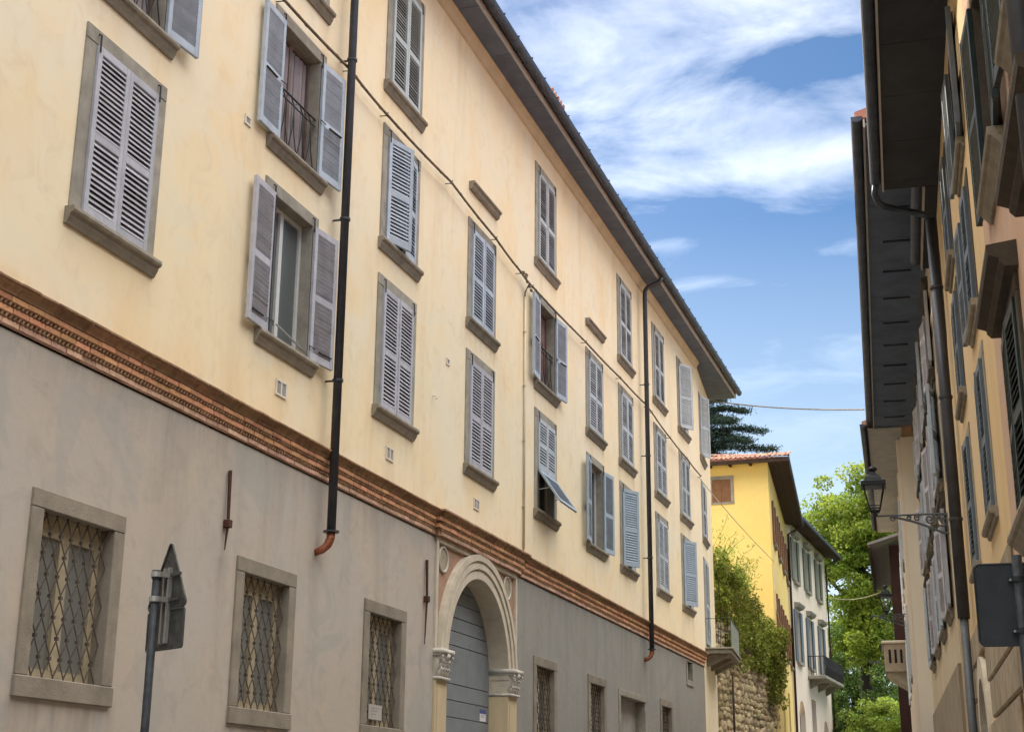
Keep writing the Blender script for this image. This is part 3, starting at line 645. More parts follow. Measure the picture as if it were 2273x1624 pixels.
while u < 47.7:                          # rope-like rows of small dentils
    b_ = band_w(u)
    for z0, z1, wv in ((6.203, 6.242, 0.05), (6.318, 6.352, 0.08)):
        j = rng.uniform(-0.004, 0.004)
        dn_.add([(u, z0, -0.01), (u+0.034, z0, -0.01), (u+0.052, z1, -0.01), (u+0.018, z1, -0.01), (u, z0, wv+b_+j), (u+0.034, z0, wv+b_+j), (u+0.052, z1, wv+b_+j+0.006), (u+0.018, z1, wv+b_+j+0.006)],
                [(0, 1, 2, 3), (4, 7, 6, 5), (0, 4, 5, 1), (1, 5, 6, 2), (2, 6, 7, 3), (3, 7, 4, 0)])
    u += 0.068
dn_.build('dentils', BRICK_D, pal, kind='stuff')
mb_ = MB(LEFT)
for a, b, ex in ((8.2, 23.12, 0), (23.12, 27.86, 0.075), (27.86, 47.79, 0)):
    mb_.box(a, b, 6.12, 6.245, -0.01, 0.024+ex); mb_.box(a, b, 6.245, 6.355, -0.01, 0.05+ex); mb_.box(a, b, 6.355, 6.424, -0.01, 0.075+ex); mb_.box(a, b, 6.507, 6.545, -0.01, 0.17+ex)
mb_.build('mortar_bed', MORTAR, pal)

# ground-floor windows with iron grilles ---------------------------------
def ground_window(c, v0, v1, bars, glass=GLASS_G):
    u0, u1 = c+0.2, c+SW-0.2
    wd = surround(pal, LEFT, u0, u1, v0, v1, STONE_G, proud=0.03, sill_h=0.21, sill_out=0.045, plain=True, depth=0.30)
    MB(LEFT).quad((u0-0.05, v0-0.05, -0.55), (u1+0.05, v0-0.05, -0.55), (u1+0.05, v1+0.05, -0.55), (u0-0.05, v1+0.05, -0.55)).build('dark_room', DARK, wd)
    casement(wd, LEFT, u0, u1, v0, v1-0.12, WOODW, -0.20, glass, True, 0.10)
    MB(LEFT).box(u0, u1, v1-0.12, v1, -0.21, -0.15).build('casement_head', WOODW, wd)
    gr = empty('grille', (0, 0, 0), 0, pal)
    n = bars; sp = (u1-u0)/n; amp = sp*0.47; per = 0.40; w_ = -0.075
    nz = int((v1-v0)/(per/2))
    for k in range(n):
        um = u0 + (k+0.5)*sp; pts = []
        for j in range(nz+1):
            sg = 1 if (j+k) % 2 else -1
            pts.append((um + sg*amp, v0 + j*(v1-v0)/nz, w_ + 0.012*sg))
        MB(LEFT).tube(pts, 0.0085, 5).build('bar', GRILLE, gr)
    clm = MB(LEFT)
    for k in range(n-1):
        for j in range(1, nz):
            if (j+k) % 2: clm.box(u0+(k+1)*sp-0.018, u0+(k+1)*sp+0.018, v0+j*(v1-v0)/nz-0.018, v0+j*(v1-v0)/nz+0.018, w_-0.016, w_+0.018)
    clm.build('collars', GRILLE, gr, kind='stuff')
    return wd
for i, (c, a, b) in enumerate(GW): ground_window(c, a, b, 14, GLASS_P if i < 3 else GLASS_G)
nt_ = MB(LEFT); nt_.box(20.72, 21.22, 2.90, 3.12, -0.055, -0.045); nt_.build('notice_plate', mat('grey_notice', (0.42, 0.40, 0.36), 0.8, 0.05, 6), pal)
q = MB(LEFT)
for k, zz in enumerate((3.06, 3.02, 2.97)): q.box(20.80, 21.12 - 0.06*k, zz, zz+0.012, -0.0445, -0.0435)
q.build('notice_lines', INK, pal)
# garage doorway and the little window by the corner
wd = empty('window', (0, 0, 0), 0, pal)
MB(LEFT).box(44.80, 45.90, 5.31, 5.48, -0.2, 0.03).build('sill', STONE, wd); MB(LEFT).box(44.80, 44.95, 5.48, 6.03, -0.2, 0.02).build('jamb', STONE, wd); MB(LEFT).box(45.75, 45.90, 5.48, 6.03, -0.2, 0.02).build('jamb', STONE, wd)
MB(LEFT).quad((44.95, 5.48, -0.18), (45.75, 5.48, -0.18), (45.75, 6.04, -0.18), (44.95, 6.04, -0.18)).build('pane', GLASS, wd)
dw = empty('garage_doorway', (0, 0, 0), 0, pal)
MB(LEFT).box(36.12, 39.22, 4.38, 4.54, -0.3, 0.028).build('lintel', STONE, dw, bevel=0.008)
for a in (36.12, 39.03): MB(LEFT).box(a, a+0.19, 0, 4.377, -0.3, 0.026).build('jamb', STONE, dw, bevel=0.008)
for k in range(8): MB(LEFT).box(36.31+k*0.34+0.004, 36.31+(k+1)*0.34-0.004, 0, 4.378, -0.28, -0.25).build('plank', mat('pale_garage_wood', (0.36, 0.34, 0.32), 0.7, 0.1, 3, rnd=0.08), dw)

# portal -----------------------------------------------------------------
por = empty('portal', (0, 0, 0), 0, pal)
PC, PZ, RO, RI = 25.49, 4.0, 2.14, 1.69
def arc(r, n=40, a0=0, a1=math.pi): return [(PC - r*math.cos(a0+(a1-a0)*k/n), PZ + r*math.sin(a0+(a1-a0)*k/n)) for k in range(n+1)]
sp = MB(LEFT); A_ = arc(RO-0.03)
for (u, v), (u2, v2) in zip(A_[:-1], A_[1:]): sp.quad((u, v, -0.02), (u2, v2, -0.02), (u2, 6.14, -0.02), (u, 6.14, -0.02))
for a, b in ((23.22, A_[0][0]), (A_[-1][0], 27.76)): sp.quad((a, PZ, -0.02), (b, PZ, -0.02), (b, 6.14, -0.02), (a, 6.14, -0.02))
sp.build('spandrel', SPAN, por)
for a, b in ((23.23, 23.33), (27.65, 27.75)): MB(LEFT).box(a, b, 4.2, 6.12, -0.03, 0.04).build('edge_strip', TRIM, por, bevel=0.01)
MB(LEFT).box(23.331, 27.649, 6.03, 6.12, -0.03, 0.045).build('edge_strip', TRIM, por, bevel=0.01)
def ring(r0, r1, w0, w1, name, material):
    q = MB(LEFT); a, b = arc(r0), arc(r1)
    for i in range(len(a)-1):
        (u, v), (u2, v2) = a[i], a[i+1]; (s, t), (s2, t2) = b[i], b[i+1]
        q.quad((u, v, w1), (u2, v2, w1), (s2, t2, w1), (s, t, w1)); q.quad((u, v, w0), (u2, v2, w0), (u2, v2, w1), (u, v, w1)); q.quad((s, t, w0), (s2, t2, w0), (s2, t2, w1), (s, t, w1))
    q.build(name, material, por, smooth=False)
ring(2.02, RO, -0.03, 0.10, 'archivolt', TRIM); ring(1.97, 2.02, -0.03, 0.065, 'archivolt', TRIM); ring(1.87, 1.97, -0.03, 0.085, 'archivolt', TRIM); ring(1.83, 1.87, -0.03, 0.04, 'archivolt', TRIM); ring(RI, 1.83, -0.36, 0.06, 'archivolt', TRIM)
for side, (a, b) in enumerate(((23.26, PC-RI), (PC+RI, 27.72))):
    MB(LEFT).box(a, b, 0.0, 3.70, -0.36, 0.05).build('pilaster', mat('ochre_pilaster', (0.62, 0.50, 0.32), 0.9, 0.1, 2.0, 0.2, 30, streak=True), por, bevel=0.01)
    MB(LEFT).box(a+0.06, b-0.1, 0.2, 3.55, 0.051, 0.062).build('pilaster_panel', MATS['ochre_pilaster'], por)
    MB(LEFT).box(a+0.01, b-0.0, 3.701, 4.16, -0.36, 0.03).build('impost_core', TRIM, por)
    cp = MB(LEFT); um = (a+b)/2
    cp.box(a-0.03, b+0.05, 4.13, 4.21, -0.36, 0.17); cp.box(a-0.01, b+0.03, 4.09, 4.13, -0.36, 0.14); cp.box(a-0.01, b+0.01, 3.70, 3.745, -0.36, 0.11)
    cp.prism([(3.745, -0.3), (3.745, 0.055), (3.95, 0.07), (4.09, 0.12), (4.09, -0.3)], 0, a+0.02, b-0.02)
    for vv, nn, oo in ((3.80, 4, 0.075), (3.93, 3, 0.095)):        # two tiers of leaves
        for k in range(nn):
            uu = a+0.04 + (k+0.5)*(b-a-0.08)/nn
            cp.tube([(uu, vv-0.06, oo-0.03), (uu, vv+0.04, oo), (uu, vv+0.09, oo+0.045), (uu, vv+0.06, oo+0.07)], [0.05, 0.045, 0.03, 0.012], 6)
    for uu in (a+0.03, b-0.03):                                     # corner volutes
        pts = [(uu, 4.06 + 0.05*math.sin(t)*(1-t/9), 0.12 + 0.05*math.cos(t)*(1-t/9)) for t in [x*0.6 for x in range(14)]]
        cp.tube(pts, 0.02, 6)
    cp.tube([(um, 4.05, 0.14), (um, 4.12, 0.19)], [0.05, 0.03], 8)
    cp.build('capital', TRIM_W, por, smooth=True)
    mu = 23.63 if side == 0 else 27.20
    ringp = [(mu + 0.215*math.cos(2*math.pi*k/28), 5.775 + 0.215*math.sin(2*math.pi*k/28), 0.0) for k in range(29)]
    md = MB(LEFT); md.tube(ringp, 0.022, 6, caps=False); md.build('medallion_ring', TRIM_W, por, smooth=True)
    dk = MB(LEFT); dk.add([(p[0], p[1], -0.005) for p in ringp[:-1]], [tuple(range(28))]); dk.build('medallion', MEDAL, por)
zb = [0.0, 0.6, 1.2, 1.8, 2.4, 2.9, 3.19, 3.49, 3.78, 4.47, 4.73, 4.98, 5.24, 5.48, 5.70]
for z0, z1 in zip(zb[:-1], zb[1:]):
    z1b = z1-0.014; lft = []
    for k in range(7):
        z = z0 + (z1b-z0)*k/6
        hwid = RI if z <= PZ else math.sqrt(max(RI*RI-(z-PZ)**2, 0.0004)); lft.append((PC-hwid, z, hwid))
    pts = [(u, z) for u, z, h in lft] + [(PC+h, z) for u, z, h in reversed(lft)]
    n = len(pts); db = MB(LEFT)
    db.add([(u, z, -0.35) for u, z in pts] + [(u, z, -0.39) for u, z in pts], [tuple(range(n))] + [(i, (i+1) % n, (i+1) % n+n, i+n) for i in range(n)])
    db.build('door_board', DOOR, por, bevel=0.004)
MB(LEFT).quad((PC-1.8, 0, -0.40), (PC+1.8, 0, -0.40), (PC+1.8, 5.8, -0.40), (PC-1.8, 5.8, -0.40)).build('door_backing', DARK, por)
MB(LEFT).box(26.66, 27.00, 3.345, 3.425, -0.349, -0.344).build('notice_band', POSTER_B, por); MB(LEFT).box(26.66, 27.00, 3.205, 3.344, -0.349, -0.3445).build('notice_sheet', POSTER_W, por)
q = MB(LEFT)
for k in range(3): q.box(26.71, 26.93-0.05*(k % 2), 3.315-0.017*k, 3.321-0.017*k, -0.3442, -0.3432)
q.build('notice_lines', INK, por)
dsc = MB(LEFT); dsc.add([(24.02+0.13*math.cos(a), 2.98+0.13*math.sin(a), -0.342) for a in [2*math.pi*k/20 for k in range(20)]], [tuple(range(20))]); dsc.build('round_sign', SIGN_RED, por)
dsc = MB(LEFT); dsc.add([(24.02+0.095*math.cos(a), 2.98+0.095*math.sin(a), -0.340) for a in [2*math.pi*k/20 for k in range(20)]], [tuple(range(20))]); dsc.build('round_sign_centre', SIGN_BLUE, por)
MB(LEFT).add([(24.02-0.075, 2.98+0.055, -0.338), (24.02-0.055, 2.98+0.075, -0.338), (24.02+0.075, 2.98-0.055, -0.338), (24.02+0.055, 2.98-0.075, -0.338)], [(0, 1, 2, 3)]).build('round_sign_bar', SIGN_RED, por)

# downpipes ----------------------------------------------------------------
def downpipe(u, z0, z1, joints, neck=True, name='downpipe'):
    p = MB(LEFT)
    pts = [(u, z0, 0.20), (u, z1-0.35, 0.20)]
    if neck: pts += [(u, z1-0.15, 0.21), (u+0.02, z1-0.05, 0.27), (u+0.05, z1+0.02, 0.38), (u+0.1, z1+0.12, 0.62), (u+0.1, z1+0.25, 0.70)]
    else: pts += [(u, z1, 0.20)]
    p.tube(pts, 0.066, 12); dp = p.build(name, PIPE, pal, smooth=True)
    for z in joints:
        MB(LEFT).tube([(u, z-0.02, 0.20), (u, z+0.02, 0.20)], 0.083, 12).build('collar', PIPE, dp)
        MB(LEFT).box(u-0.012, u+0.012, z-0.012, z+0.012, 0.0, 0.15).build('pipe_clip', PIPE, dp)
    MB(LEFT).tube([(u, z0-0.012, 0.20), (u, z0+0.012, 0.20)], 0.115, 14).build('flange', PIPE, dp)
    MB(LEFT).tube([(u, z0, 0.20), (u-0.005, z0-0.10, 0.198), (u-0.02, z0-0.19, 0.165), (u-0.04, z0-0.26, 0.09), (u-0.06, z0-0.30, -0.02)], [0.062, 0.062, 0.06, 0.056, 0.05], 12).build('elbow', COPPER, dp, smooth=True)
downpipe(18.60, 5.36, 16.3, (7.60, 10.15, 12.85, 15.2))
downpipe(39.18, 5.80, 16.3, (8.3, 11.2, 13.3))
# vents, tie bars, bracket hook, conduit ---------------------------------------
for (a, b, c, d, two) in ((17.05, 17.37, 6.99, 7.22, True), (20.93, 21.23, 6.97, 7.19, True), (25.15, 25.45, 6.98, 7.19, True), (15.73, 15.90, 10.43, 10.57, False), (23.55, 23.71, 9.33, 9.46, False)):
    vt = MB(LEFT); f = 0.028
    vt.box(a, b, c, c+f, 0.002, 0.018).box(a, b, d-f, d, 0.002, 0.018).box(a, a+f, c+f, d-f, 0.002, 0.017).box(b-f, b, c+f, d-f, 0.002, 0.017)
    if two: vt.box((a+b)/2-f/2, (a+b)/2+f/2, c+f, d-f, 0.002, 0.017)
    v_ = vt.build('wall_vent', VENT, pal)
    MB(LEFT).box(a+f, b-f, c+f, d-f, 0.001, 0.008).build('vent_mesh', VENTG, v_)
for u, z1, zk, z0 in ((15.92, 5.67, 4.99, 4.66), (22.77, 5.63, 4.97, 4.22), (8.9, 5.66, 4.98, 4.6)):
    tb = MB(LEFT); tb.tube([(u, z1, 0.035), (u-0.005, (z1+zk)/2, 0.045), (u, zk, 0.05), (u-0.01, z0, 0.03)], [0.026, 0.024, 0.022, 0.008], 5); t_ = tb.build('tie_bar', RUST, pal)
    MB(LEFT).box(u-0.045, u+0.045, zk-0.05, zk+0.05, 0.0, 0.09).build('tie_block', RUST, t_, bevel=0.008)
MB(LEFT).tube([(28.17, 12.25, 0.03), (28.17, 6.72, 0.03)], 0.022, 8).build('conduit', CABLE_P, pal, smooth=True)
for z in (7.6, 9.0, 10.2, 11.4): MB(LEFT).box(28.13, 28.21, z, z+0.02, 0.0, 0.056).build('pipe_clip', CABLE_P, pal)
MB(LEFT).tube([(28.17, 6.72, 0.03), (28.15, 6.6, 0.03), (28.1, 6.52, 0.22)], 0.008, 5).build('conduit_lead', CABLE, pal)
MB(LEFT).tube([(22.93, 8.56, 0.0), (22.93, 8.56, 0.06), (22.93, 8.52, 0.08), (22.95, 8.5, 0.05)], 0.012, 6).build('wall_hook', VENT, pal)

# balcony on the end wall ---------------------------------------------------
bal = empty('balcony', (0, 0, 0), 0, pal)
MB(FAC).box(0.55, 4.3, 6.60, 6.74, 0.0, 0.86).build('slab', STONE_D, bal, bevel=0.02)
MB(FAC).box(0.50, 4.35, 6.743, 6.80, 0.0, 0.92).build('slab_edge', STONE, bal, bevel=0.01)
for u in (0.9, 2.4, 3.9): MB(FAC).prism([(6.597, 0.0), (6.597, 0.72), (6.50, 0.68), (6.40, 0.45), (6.28, 0.2), (6.2, 0.0)], 0, u, u+0.22).build('corbel', STONE_D, bal, bevel=0.01)
pts = [(0.56, 0.03), (0.56, 0.86), (4.29, 0.86), (4.29, 0.03)]
MB(FAC).tube([(a, 7.75, b) for a, b in pts], 0.012, 6).build('handrail', PIPE, bal)
for a, b in ((0.56, 0.45), (0.56, 0.86), (4.29, 0.86)): MB(FAC).tube([(a, 6.80, b), (a, 7.75, b)], 0.009, 6).build('post', PIPE, bal)
MB(FAC).box(0.60, 4.25, 6.83, 7.72, 0.845, 0.85).build('screen', SCREEN, bal)

# ================================================================== CABLES ON THE PALAZZO
def sag(p, q, s, n=8): 
    p, q = Vector(p), Vector(q); return [p.lerp(q, k/n) - Vector((0, 0, s*4*(k/n)*(1-k/n))) for k in range(n+1)]
cb = empty('facade_cable', (-8.9, 12, 12.6))
tag(cb, 'bundle of brown cables strung along the cream facade between the upper windows', 'cable')
CP = [(-3, 12.9), (6, 12.75), (12.0, 12.72), (16.4, 12.68), (18.7, 12.76), (20.2, 12.70), (23.3, 12.80), (25.9, 12.68), (27.6, 12.56), (28.4, 12.52), (32.8, 12.62), (36.3, 12.70), (39.6, 12.78), (40.1, 12.74), (42.6, 12.58), (45.2, 12.52), (47.6, 12.44)]
main = MB(); tw = MB()
for (a, za), (b, zb_) in zip(CP[:-1], CP[1:]):
    n = max(3, int((b-a)/0.25)); pts = []; p2 = []
    for k in range(n+1):
        t = k/n; y = a+(b-a)*t; z = za+(zb_-za)*t - 0.02*math.sin(math.pi*t)
        pts.append((0.02, y-12, z-12.6)); p2.append((0.02+0.02*math.cos(y*9), y-12, z-12.6+0.02*math.sin(y*9)))
    main.tube(pts, 0.024, 6); tw.tube(p2, 0.013, 5)
main.build('main_cable', CABLE, cb, smooth=True); tw.build('wrapped_cable', CABLE, cb, smooth=True)
for (a, za) in CP[2:]:
    MB().tube([(-0.1, a-12, za-12.6-0.02), (0.02, a-12, za-12.6-0.03), (0.05, a-12, za-12.6+0.03)], 0.009, 5).build('bracket', IRON, cb)
jn = MB()
for dy, dz in ((0, 0), (0.12, -0.06), (0.05, 0.07), (0.3, -0.1), (-0.15, 0.05), (0.4, -0.16)): jn.obox(Matrix.Translation((0.03, 27.9-12+dy, 12.55-12.6+dz)), 0.025, 0.04, 0.025)
jn.build('junction_clamps', CABLE, cb)
MB().tube([(0.02, 28.2-12, -0.08), (0.0, 28.1-12, -0.22), (-0.05, 28.1-12, -0.33), (-0.07, 28.17-12, -0.4)], 0.014, 6).build('drop_lead', IRON, cb)

def wire(name, pts, label, r=0.012, material=CABLE):
    o = Vector(pts[0]); q = MB(); q.tube([Vector(p)-o for p in pts], r, 5); ob = q.build(name, material); ob.location = o
    return tag(ob, label, 'cable')

# ================================================================== ROAD SIGN (left)
def rot_at(loc, az): return loc, -az
sg = empty('road_sign', (-6.10, 9.80, 0), -R(29))     # local +y is the way the plates face
tag(sg, 'triangular road sign over a rectangular plate, seen from the back on a dark post', 'road sign')
MB().tube([(0, 0, 0), (0, 0, 3.35)], 0.032, 12).build('post', POST, sg, smooth=True)
MB().tube([(0, 0, 3.35), (0, 0, 3.285)], 0.04, 12).build('post_cap', POST, sg)
def rounded(pts, r, n=5):
    out = []
    for i, p in enumerate(pts):
        p = Vector(p); a = (Vector(pts[i-1])-p).normalized(); b = (Vector(pts[(i+1) % len(pts)])-p).normalized()
        ang = a.angle(b); t = r/math.tan(ang/2); c = p + (a+b).normalized()*(r/math.sin(ang/2))
        s0 = p+a*t; s1 = p+b*t
        for k in range(n+1):
            v = (s0.lerp(s1, k/n)-c).normalized()*r; out.append(tuple(c+v))
    return out
def plate(mb, pts, y0, y1):
    n = len(pts); mb.add([(x, y0, z) for x, z in pts]+[(x, y1, z) for x, z in pts], [tuple(range(n)), tuple(range(n, 2*n))[::-1]]+[(i, (i+1) % n, (i+1) % n+n, i+n) for i in range(n)]); return mb
tri = rounded([(-0.30, 3.07), (0.30, 3.07), (0.0, 3.60)], 0.03)
plate(MB(), tri, 0.112, 0.116).build('warning_plate', ALU, sg)
n = len(tri); rim = MB(); rim.tube([(x, 0.106, z) for x, z in tri+[tri[0]]], 0.009, 5, False); rim.build('plate_rim', ALU, sg)
rct = rounded([(-0.27, 2.755), (0.27, 2.755), (0.27, 3.055), (-0.27, 3.055)], 0.02)
plate(MB(), rct, 0.112, 0.116).build('text_plate', ALU, sg)
rim = MB(); rim.tube([(x, 0.106, z) for x, z in rct+[rct[0]]], 0.008, 5, False); rim.build('plate_rim', ALU, sg)
for x in (-0.035, 0.035): MB().box(x-0.012, x+0.012, 0.08, 0.11, 2.80, 3.38).build('rail', GALV, sg)
for z in (3.13, 3.32):
    MB().box(-0.20, 0.20, 0.085, 0.10, z-0.012, z+0.012).build('cross_rail', ALU, sg)
    c_ = MB(); c_.tube([(0, 0, z-0.02), (0, 0, z+0.02)], 0.046, 12); c_.box(-0.05, 0.05, 0.02, 0.09, z-0.02, z+0.02); c_.build('clamp', GALV, sg)

# ================================================================== RIGHT SIDE OF THE STREET
RD = Vector((-0.06122, 0.99812, 0)); RN = Vector((0.99812, 0.06122, 0)); RRZ = math.atan2(0.06122, 0.99812)
def rpos(s, p, z=0): return RD*s + RN*p + Vector((0, 0, z))
def right_frame(s0, p0, dz=0.0): return lambda u, v, w_: (-w_, u-s0, v-dz)
def r_building(name, s0, s1, p0, label, rot=0.0):
    e = empty(name, rpos(s0, p0), RRZ+rot); tag(e, label, 'building'); return e
def r_window(b, T, u0, u1, v0, v1, stone, paint, aL=None, aR=None, hood=0.0, fr=0.14, sill_out=0.14, name='shutter', proud=0.03, sill_h=0.16):
    wd = surround(b, T, u0, u1, v0, v1, stone, proud=proud, fr=fr, top=0.15, sill_h=sill_h, sill_out=sill_out, depth=0.2)
    MB(T).quad((u0, v0, -0.15), (u1, v0, -0.15), (u1, v1, -0.15), (u0, v1, -0.15)).build('pane', GLASS, wd)
    if hood:
        MB(T).prism([(v1+0.152, 0.0), (v1+0.152, hood*0.45), (v1+0.19, hood*0.6), (v1+0.22, hood*0.62), (v1+0.25, hood*0.95), (v1+0.29, hood), (v1+0.33, hood), (v1+0.36, 0.0)], 0, u0-fr-0.12, u1+fr+0.12).build('hood', stone, wd)
    if paint is not None:
        W = (u1-u0)/2-0.003
        for u, ang, rgt in ((u0+0.002, aL, False), (u1-0.002, aR, True)):
            if ang is None: continue
            hw = 0.03 if ang < 120 else 0.05
            shutter(b, (T(u, v0+0.006, hw), R(90 + (ang if not rgt else -ang))), W, v1-v0-0.012, paint, rgt, inn=False, part_name=name)
    return wd
def wall_box(b, T, s0, s1, z1, material, holes, depth=6.0, name='wall', z0=0.0, reveal=0.2):
    wm = wall_holes(T, s0, s1, z0, z1, holes, reveal)
    for u in (s0, s1): wm.quad((u, z0, 0), (u, z1, 0), (u, z1, -depth), (u, z0, -depth))
    wm.build(name, material, b)
def hole(u0, u1, v0, v1, fr=0.14): return (u0-fr+0.01, u1+fr-0.01, v0-0.05, v1+0.14)

BRST = mat('dark_brown_stone', (0.085, 0.068, 0.05), 0.9, 0.15, 5.0, 0.3, 40, rnd=0.1)
# peach house
b1 = r_building('peach_house', -6, 13.7, 1.1, 'peach plastered house with brown window hoods at the right edge of the street')
T1 = right_frame(-6, 0)
W1 = [(8.2, 9.6, 6.75, 8.55, 0), (8.0, 9.5, 3.75, 5.35, 0.3), (11.1, 12.4, 6.75, 8.65, 0), (11.1, 12.4, 3.80, 5.40, 0.3), (11.1, 12.4, 9.2, 10.2, 0), (4.6, 6.0, 3.75, 5.35, 0.3), (4.6, 6.0, 6.75, 8.55, 0)]
wall_box(b1, T1, -6, 13.7, 10.75, PEACH, [hole(a, b, c, d) for a, b, c, d, h in W1] + [(11.3, 12.3, 0, 2.6)])
for i, (a, b, c, d, h) in enumerate(W1):
    r_window(b1, T1, a, b, c, d, BRST, GREENSH, 177 if i in (2,) else 2, 177 if i in (2, 0) else 2, hood=h*0.75, sill_out=0.13, sill_h=0.17)
MB(T1).box(11.3, 12.3, 0, 2.6, -0.18, -0.14).build('door', BROWNW, b1)
MB(T1).box(-6, 13.69, 0, 3.1, 0.001, 0.035).build('plinth', mat('tan_render_plinth', (0.33, 0.25, 0.18), 0.92, 0.15, 2.0, 0.4, 25), b1)

# ochre house
b2 = r_building('ochre_house', 13.7, 24.6, 1.1, 'ochre plastered house with slate blue shutters and rusticated base, right of the lantern')
T2 = right_frame(13.7, 0)
W2 = [(u, u+1.05, v0, v1) for u in (15.2, 18.6, 22.6) for v0, v1 in ((4.55, 6.15), (6.75, 8.1), (8.6, 10.0))]
wall_box(b2, T2, 13.7, 24.6, 10.75, OCHRE, [hole(*q) for q in W2] + [(18.9, 20.6, 0.0, 3.25)])
for i, q in enumerate(W2): r_window(b2, T2, *q, BRST if i % 3 else STONE_D, BLUESH, (1, 2, 177, 3, 1, 2)[i % 6], (2, 177, 177, 2, 1, 3)[i % 6], sill_out=0.09, sill_h=0.12, proud=0.015)
# rusticated base blocks
k = 0
bm_ = MB().box(-0.05, 0.0, -0.42, 0.42, -0.205, 0.205).mesh('stone_block', mat('rusticated_stone', (0.36, 0.29, 0.20), 0.92, 0.15, 3.0, 0.5, 25, rnd=0.14), bevel=0.02)
for j in range(9):
    z = 0.22 + j*0.44
    u = 14.15 + (0.42 if j % 2 else 0)
    while u < 24.3:
        if not (18.45 < u < 21.05 and z < 3.7): link('stone_block', bm_, b2, (-0.002, u-13.7, z))
        u += 0.87
arch = empty('arched_doorway', (0, 0, 0), 0, b2)
am = MB(T2); PA = [(19.75 - 0.85*math.cos(math.pi*k/16), 2.4 + 0.85*math.sin(math.pi*k/16)) for k in range(17)]; PB = [(19.75 - 1.12*math.cos(math.pi*k/16), 2.4 + 1.12*math.sin(math.pi*k/16)) for k in range(17)]
for i in range(16):
    am.quad((*PA[i], 0.07), (*PA[i+1], 0.07), (*PB[i+1], 0.07), (*PB[i], 0.07)); am.quad((*PA[i], 0.07), (*PA[i+1], 0.07), (*PA[i+1], -0.2), (*PA[i], -0.2)); am.quad((*PB[i], 0.07), (*PB[i+1], 0.07), (*PB[i+1], -0.02), (*PB[i], -0.02))
am.box(18.63, 18.90, 0, 2.4, -0.2, 0.07).box(20.60, 20.87, 0, 2.4, -0.2, 0.07); am.build('arch_frame', TRIM, arch)
MB(T2).quad((18.8, 0, -0.15), (20.7, 0, -0.15), (20.7, 3.3, -0.15), (18.8, 3.3, -0.15)).build('arch_door', DARK, arch)
fillm = MB(T2)
for i in range(16): fillm.quad((*PB[i], 0.0), (*PB[i+1], 0.0), (PB[i+1][0], 3.55, 0.0), (PB[i][0], 3.55, 0.0))
fillm.build('arch_infill', OCHRE, arch)
dp = MB(T2); dp.tube([(21.3, 4.2, 0.13), (21.3, 10.2, 0.13)], 0.085, 12); d_ = dp.build('downpipe', PIPE, b2, smooth=True)
for z in (5.6, 7.4, 9.1): MB(T2).tube([(21.3, z-0.02, 0.13), (21.3, z+0.02, 0.13)], 0.1, 12).build('collar', PIPE, d_)
MB(T2).tube([(21.3, 4.2, 0.13), (21.3, 0.2, 0.13)], 0.06, 10).build('lower_pipe', LAMPG, b2, smooth=True)
# their common eave, built on the peach house as far as its wall and on the ochre house beyond
def eave(b, T, s0, s1, z, over, soff, gut=ZINC, cap=False, fascia=FASCIA, boards=1.4, wallw=0.0, z_rise=0.0):
    s = s0
    while s < s1 - 0.05:
        e = min(s+boards, s1); MB(T).box(s+0.006, e-0.006, z, z+0.03, -0.05, over-0.16).build('soffit_board', soff, b); s = e
    MB(T).box(s0, s1, z-0.03, z+0.10, over-0.16, over-0.135).build('fascia', fascia, b)
    prof = [(z+0.15 + 0.085*math.sin(math.pi+math.pi*k/8), over-0.05 + 0.085*math.cos(math.pi+math.pi*k/8)) for k in range(9)]
    q = MB(T); q.prism(prof, 0, s0, s1); q.build('gutter', gut, b)
    r = MB(T); r.prism([(z+0.13, over-0.06), (z+0.22, over-0.02), (z+0.16+0.34*(over+4), -4.0), (z+0.04, -4.0), (z+0.035, 0.0)], 0, s0, s1); r.build('roof', TILE, b)
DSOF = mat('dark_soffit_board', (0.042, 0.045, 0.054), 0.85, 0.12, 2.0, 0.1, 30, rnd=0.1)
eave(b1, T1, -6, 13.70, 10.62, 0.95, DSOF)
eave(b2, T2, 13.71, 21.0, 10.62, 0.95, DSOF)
MB(T2).tube([(20.95, 10.74, 0.90), (21.02, 10.58, 0.93), (21.12, 10.47, 0.88), (21.2, 10.43, 0.78), (21.28, 10.28, 0.22), (21.3, 10.15, 0.13)], 0.05, 10).build('swan_neck', ZINC, b2, smooth=True)
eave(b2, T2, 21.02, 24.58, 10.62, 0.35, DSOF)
# near downpipe of the peach house, slanting from gutter to wall
MB(T1).tube([(9.3, 10.7, 0.85), (9.0, 10.2, 0.75), (8.2, 8.2, 0.16), (8.1, 7.9, 0.13), (8.1, 3.2, 0.13)], 0.075, 12).build('downpipe', PIPE, b1, smooth=True)

# grey-ochre house with open shutters
b3 = r_building('shuttered_house', 24.6, 38.0, 1.02, 'narrow beige house front with many pale shutters standing open behind the lantern', rot=0.012)
T3 = right_frame(24.6, 0)
W3 = [(u, u+1.1, v0, v1) for u in (25.6, 28.6, 31.7, 34.8) for v0, v1 in ((4.9, 6.5), (7.1, 8.7), (9.1, 10.4))]
wall_box(b3, T3, 24.6, 38.0, 11.0, mat('beige_plaster', (0.60, 0.49, 0.33), 0.92, 0.08, 0.8, 0.15, 20, streak=True), [hole(*q) for q in W3])
for i, q in enumerate(W3): r_window(b3, T3, *q, BRST, SHUT_B if i % 2 else SHUT, (176, 168, 177, 174)[i % 4], (172, 176, 174, 177)[i % 4], sill_out=0.10, hood=0.11)
eave(b3, T3, 19.6, 38.0, 11.05, 1.15, SOFFIT, boards=1.5)
for k in range(11): MB(T3).box(21.2+k*1.5, 21.25+k*1.5, 11.025, 11.048, 0.25, 0.75).build('rafter_tail', DSOF, b3)
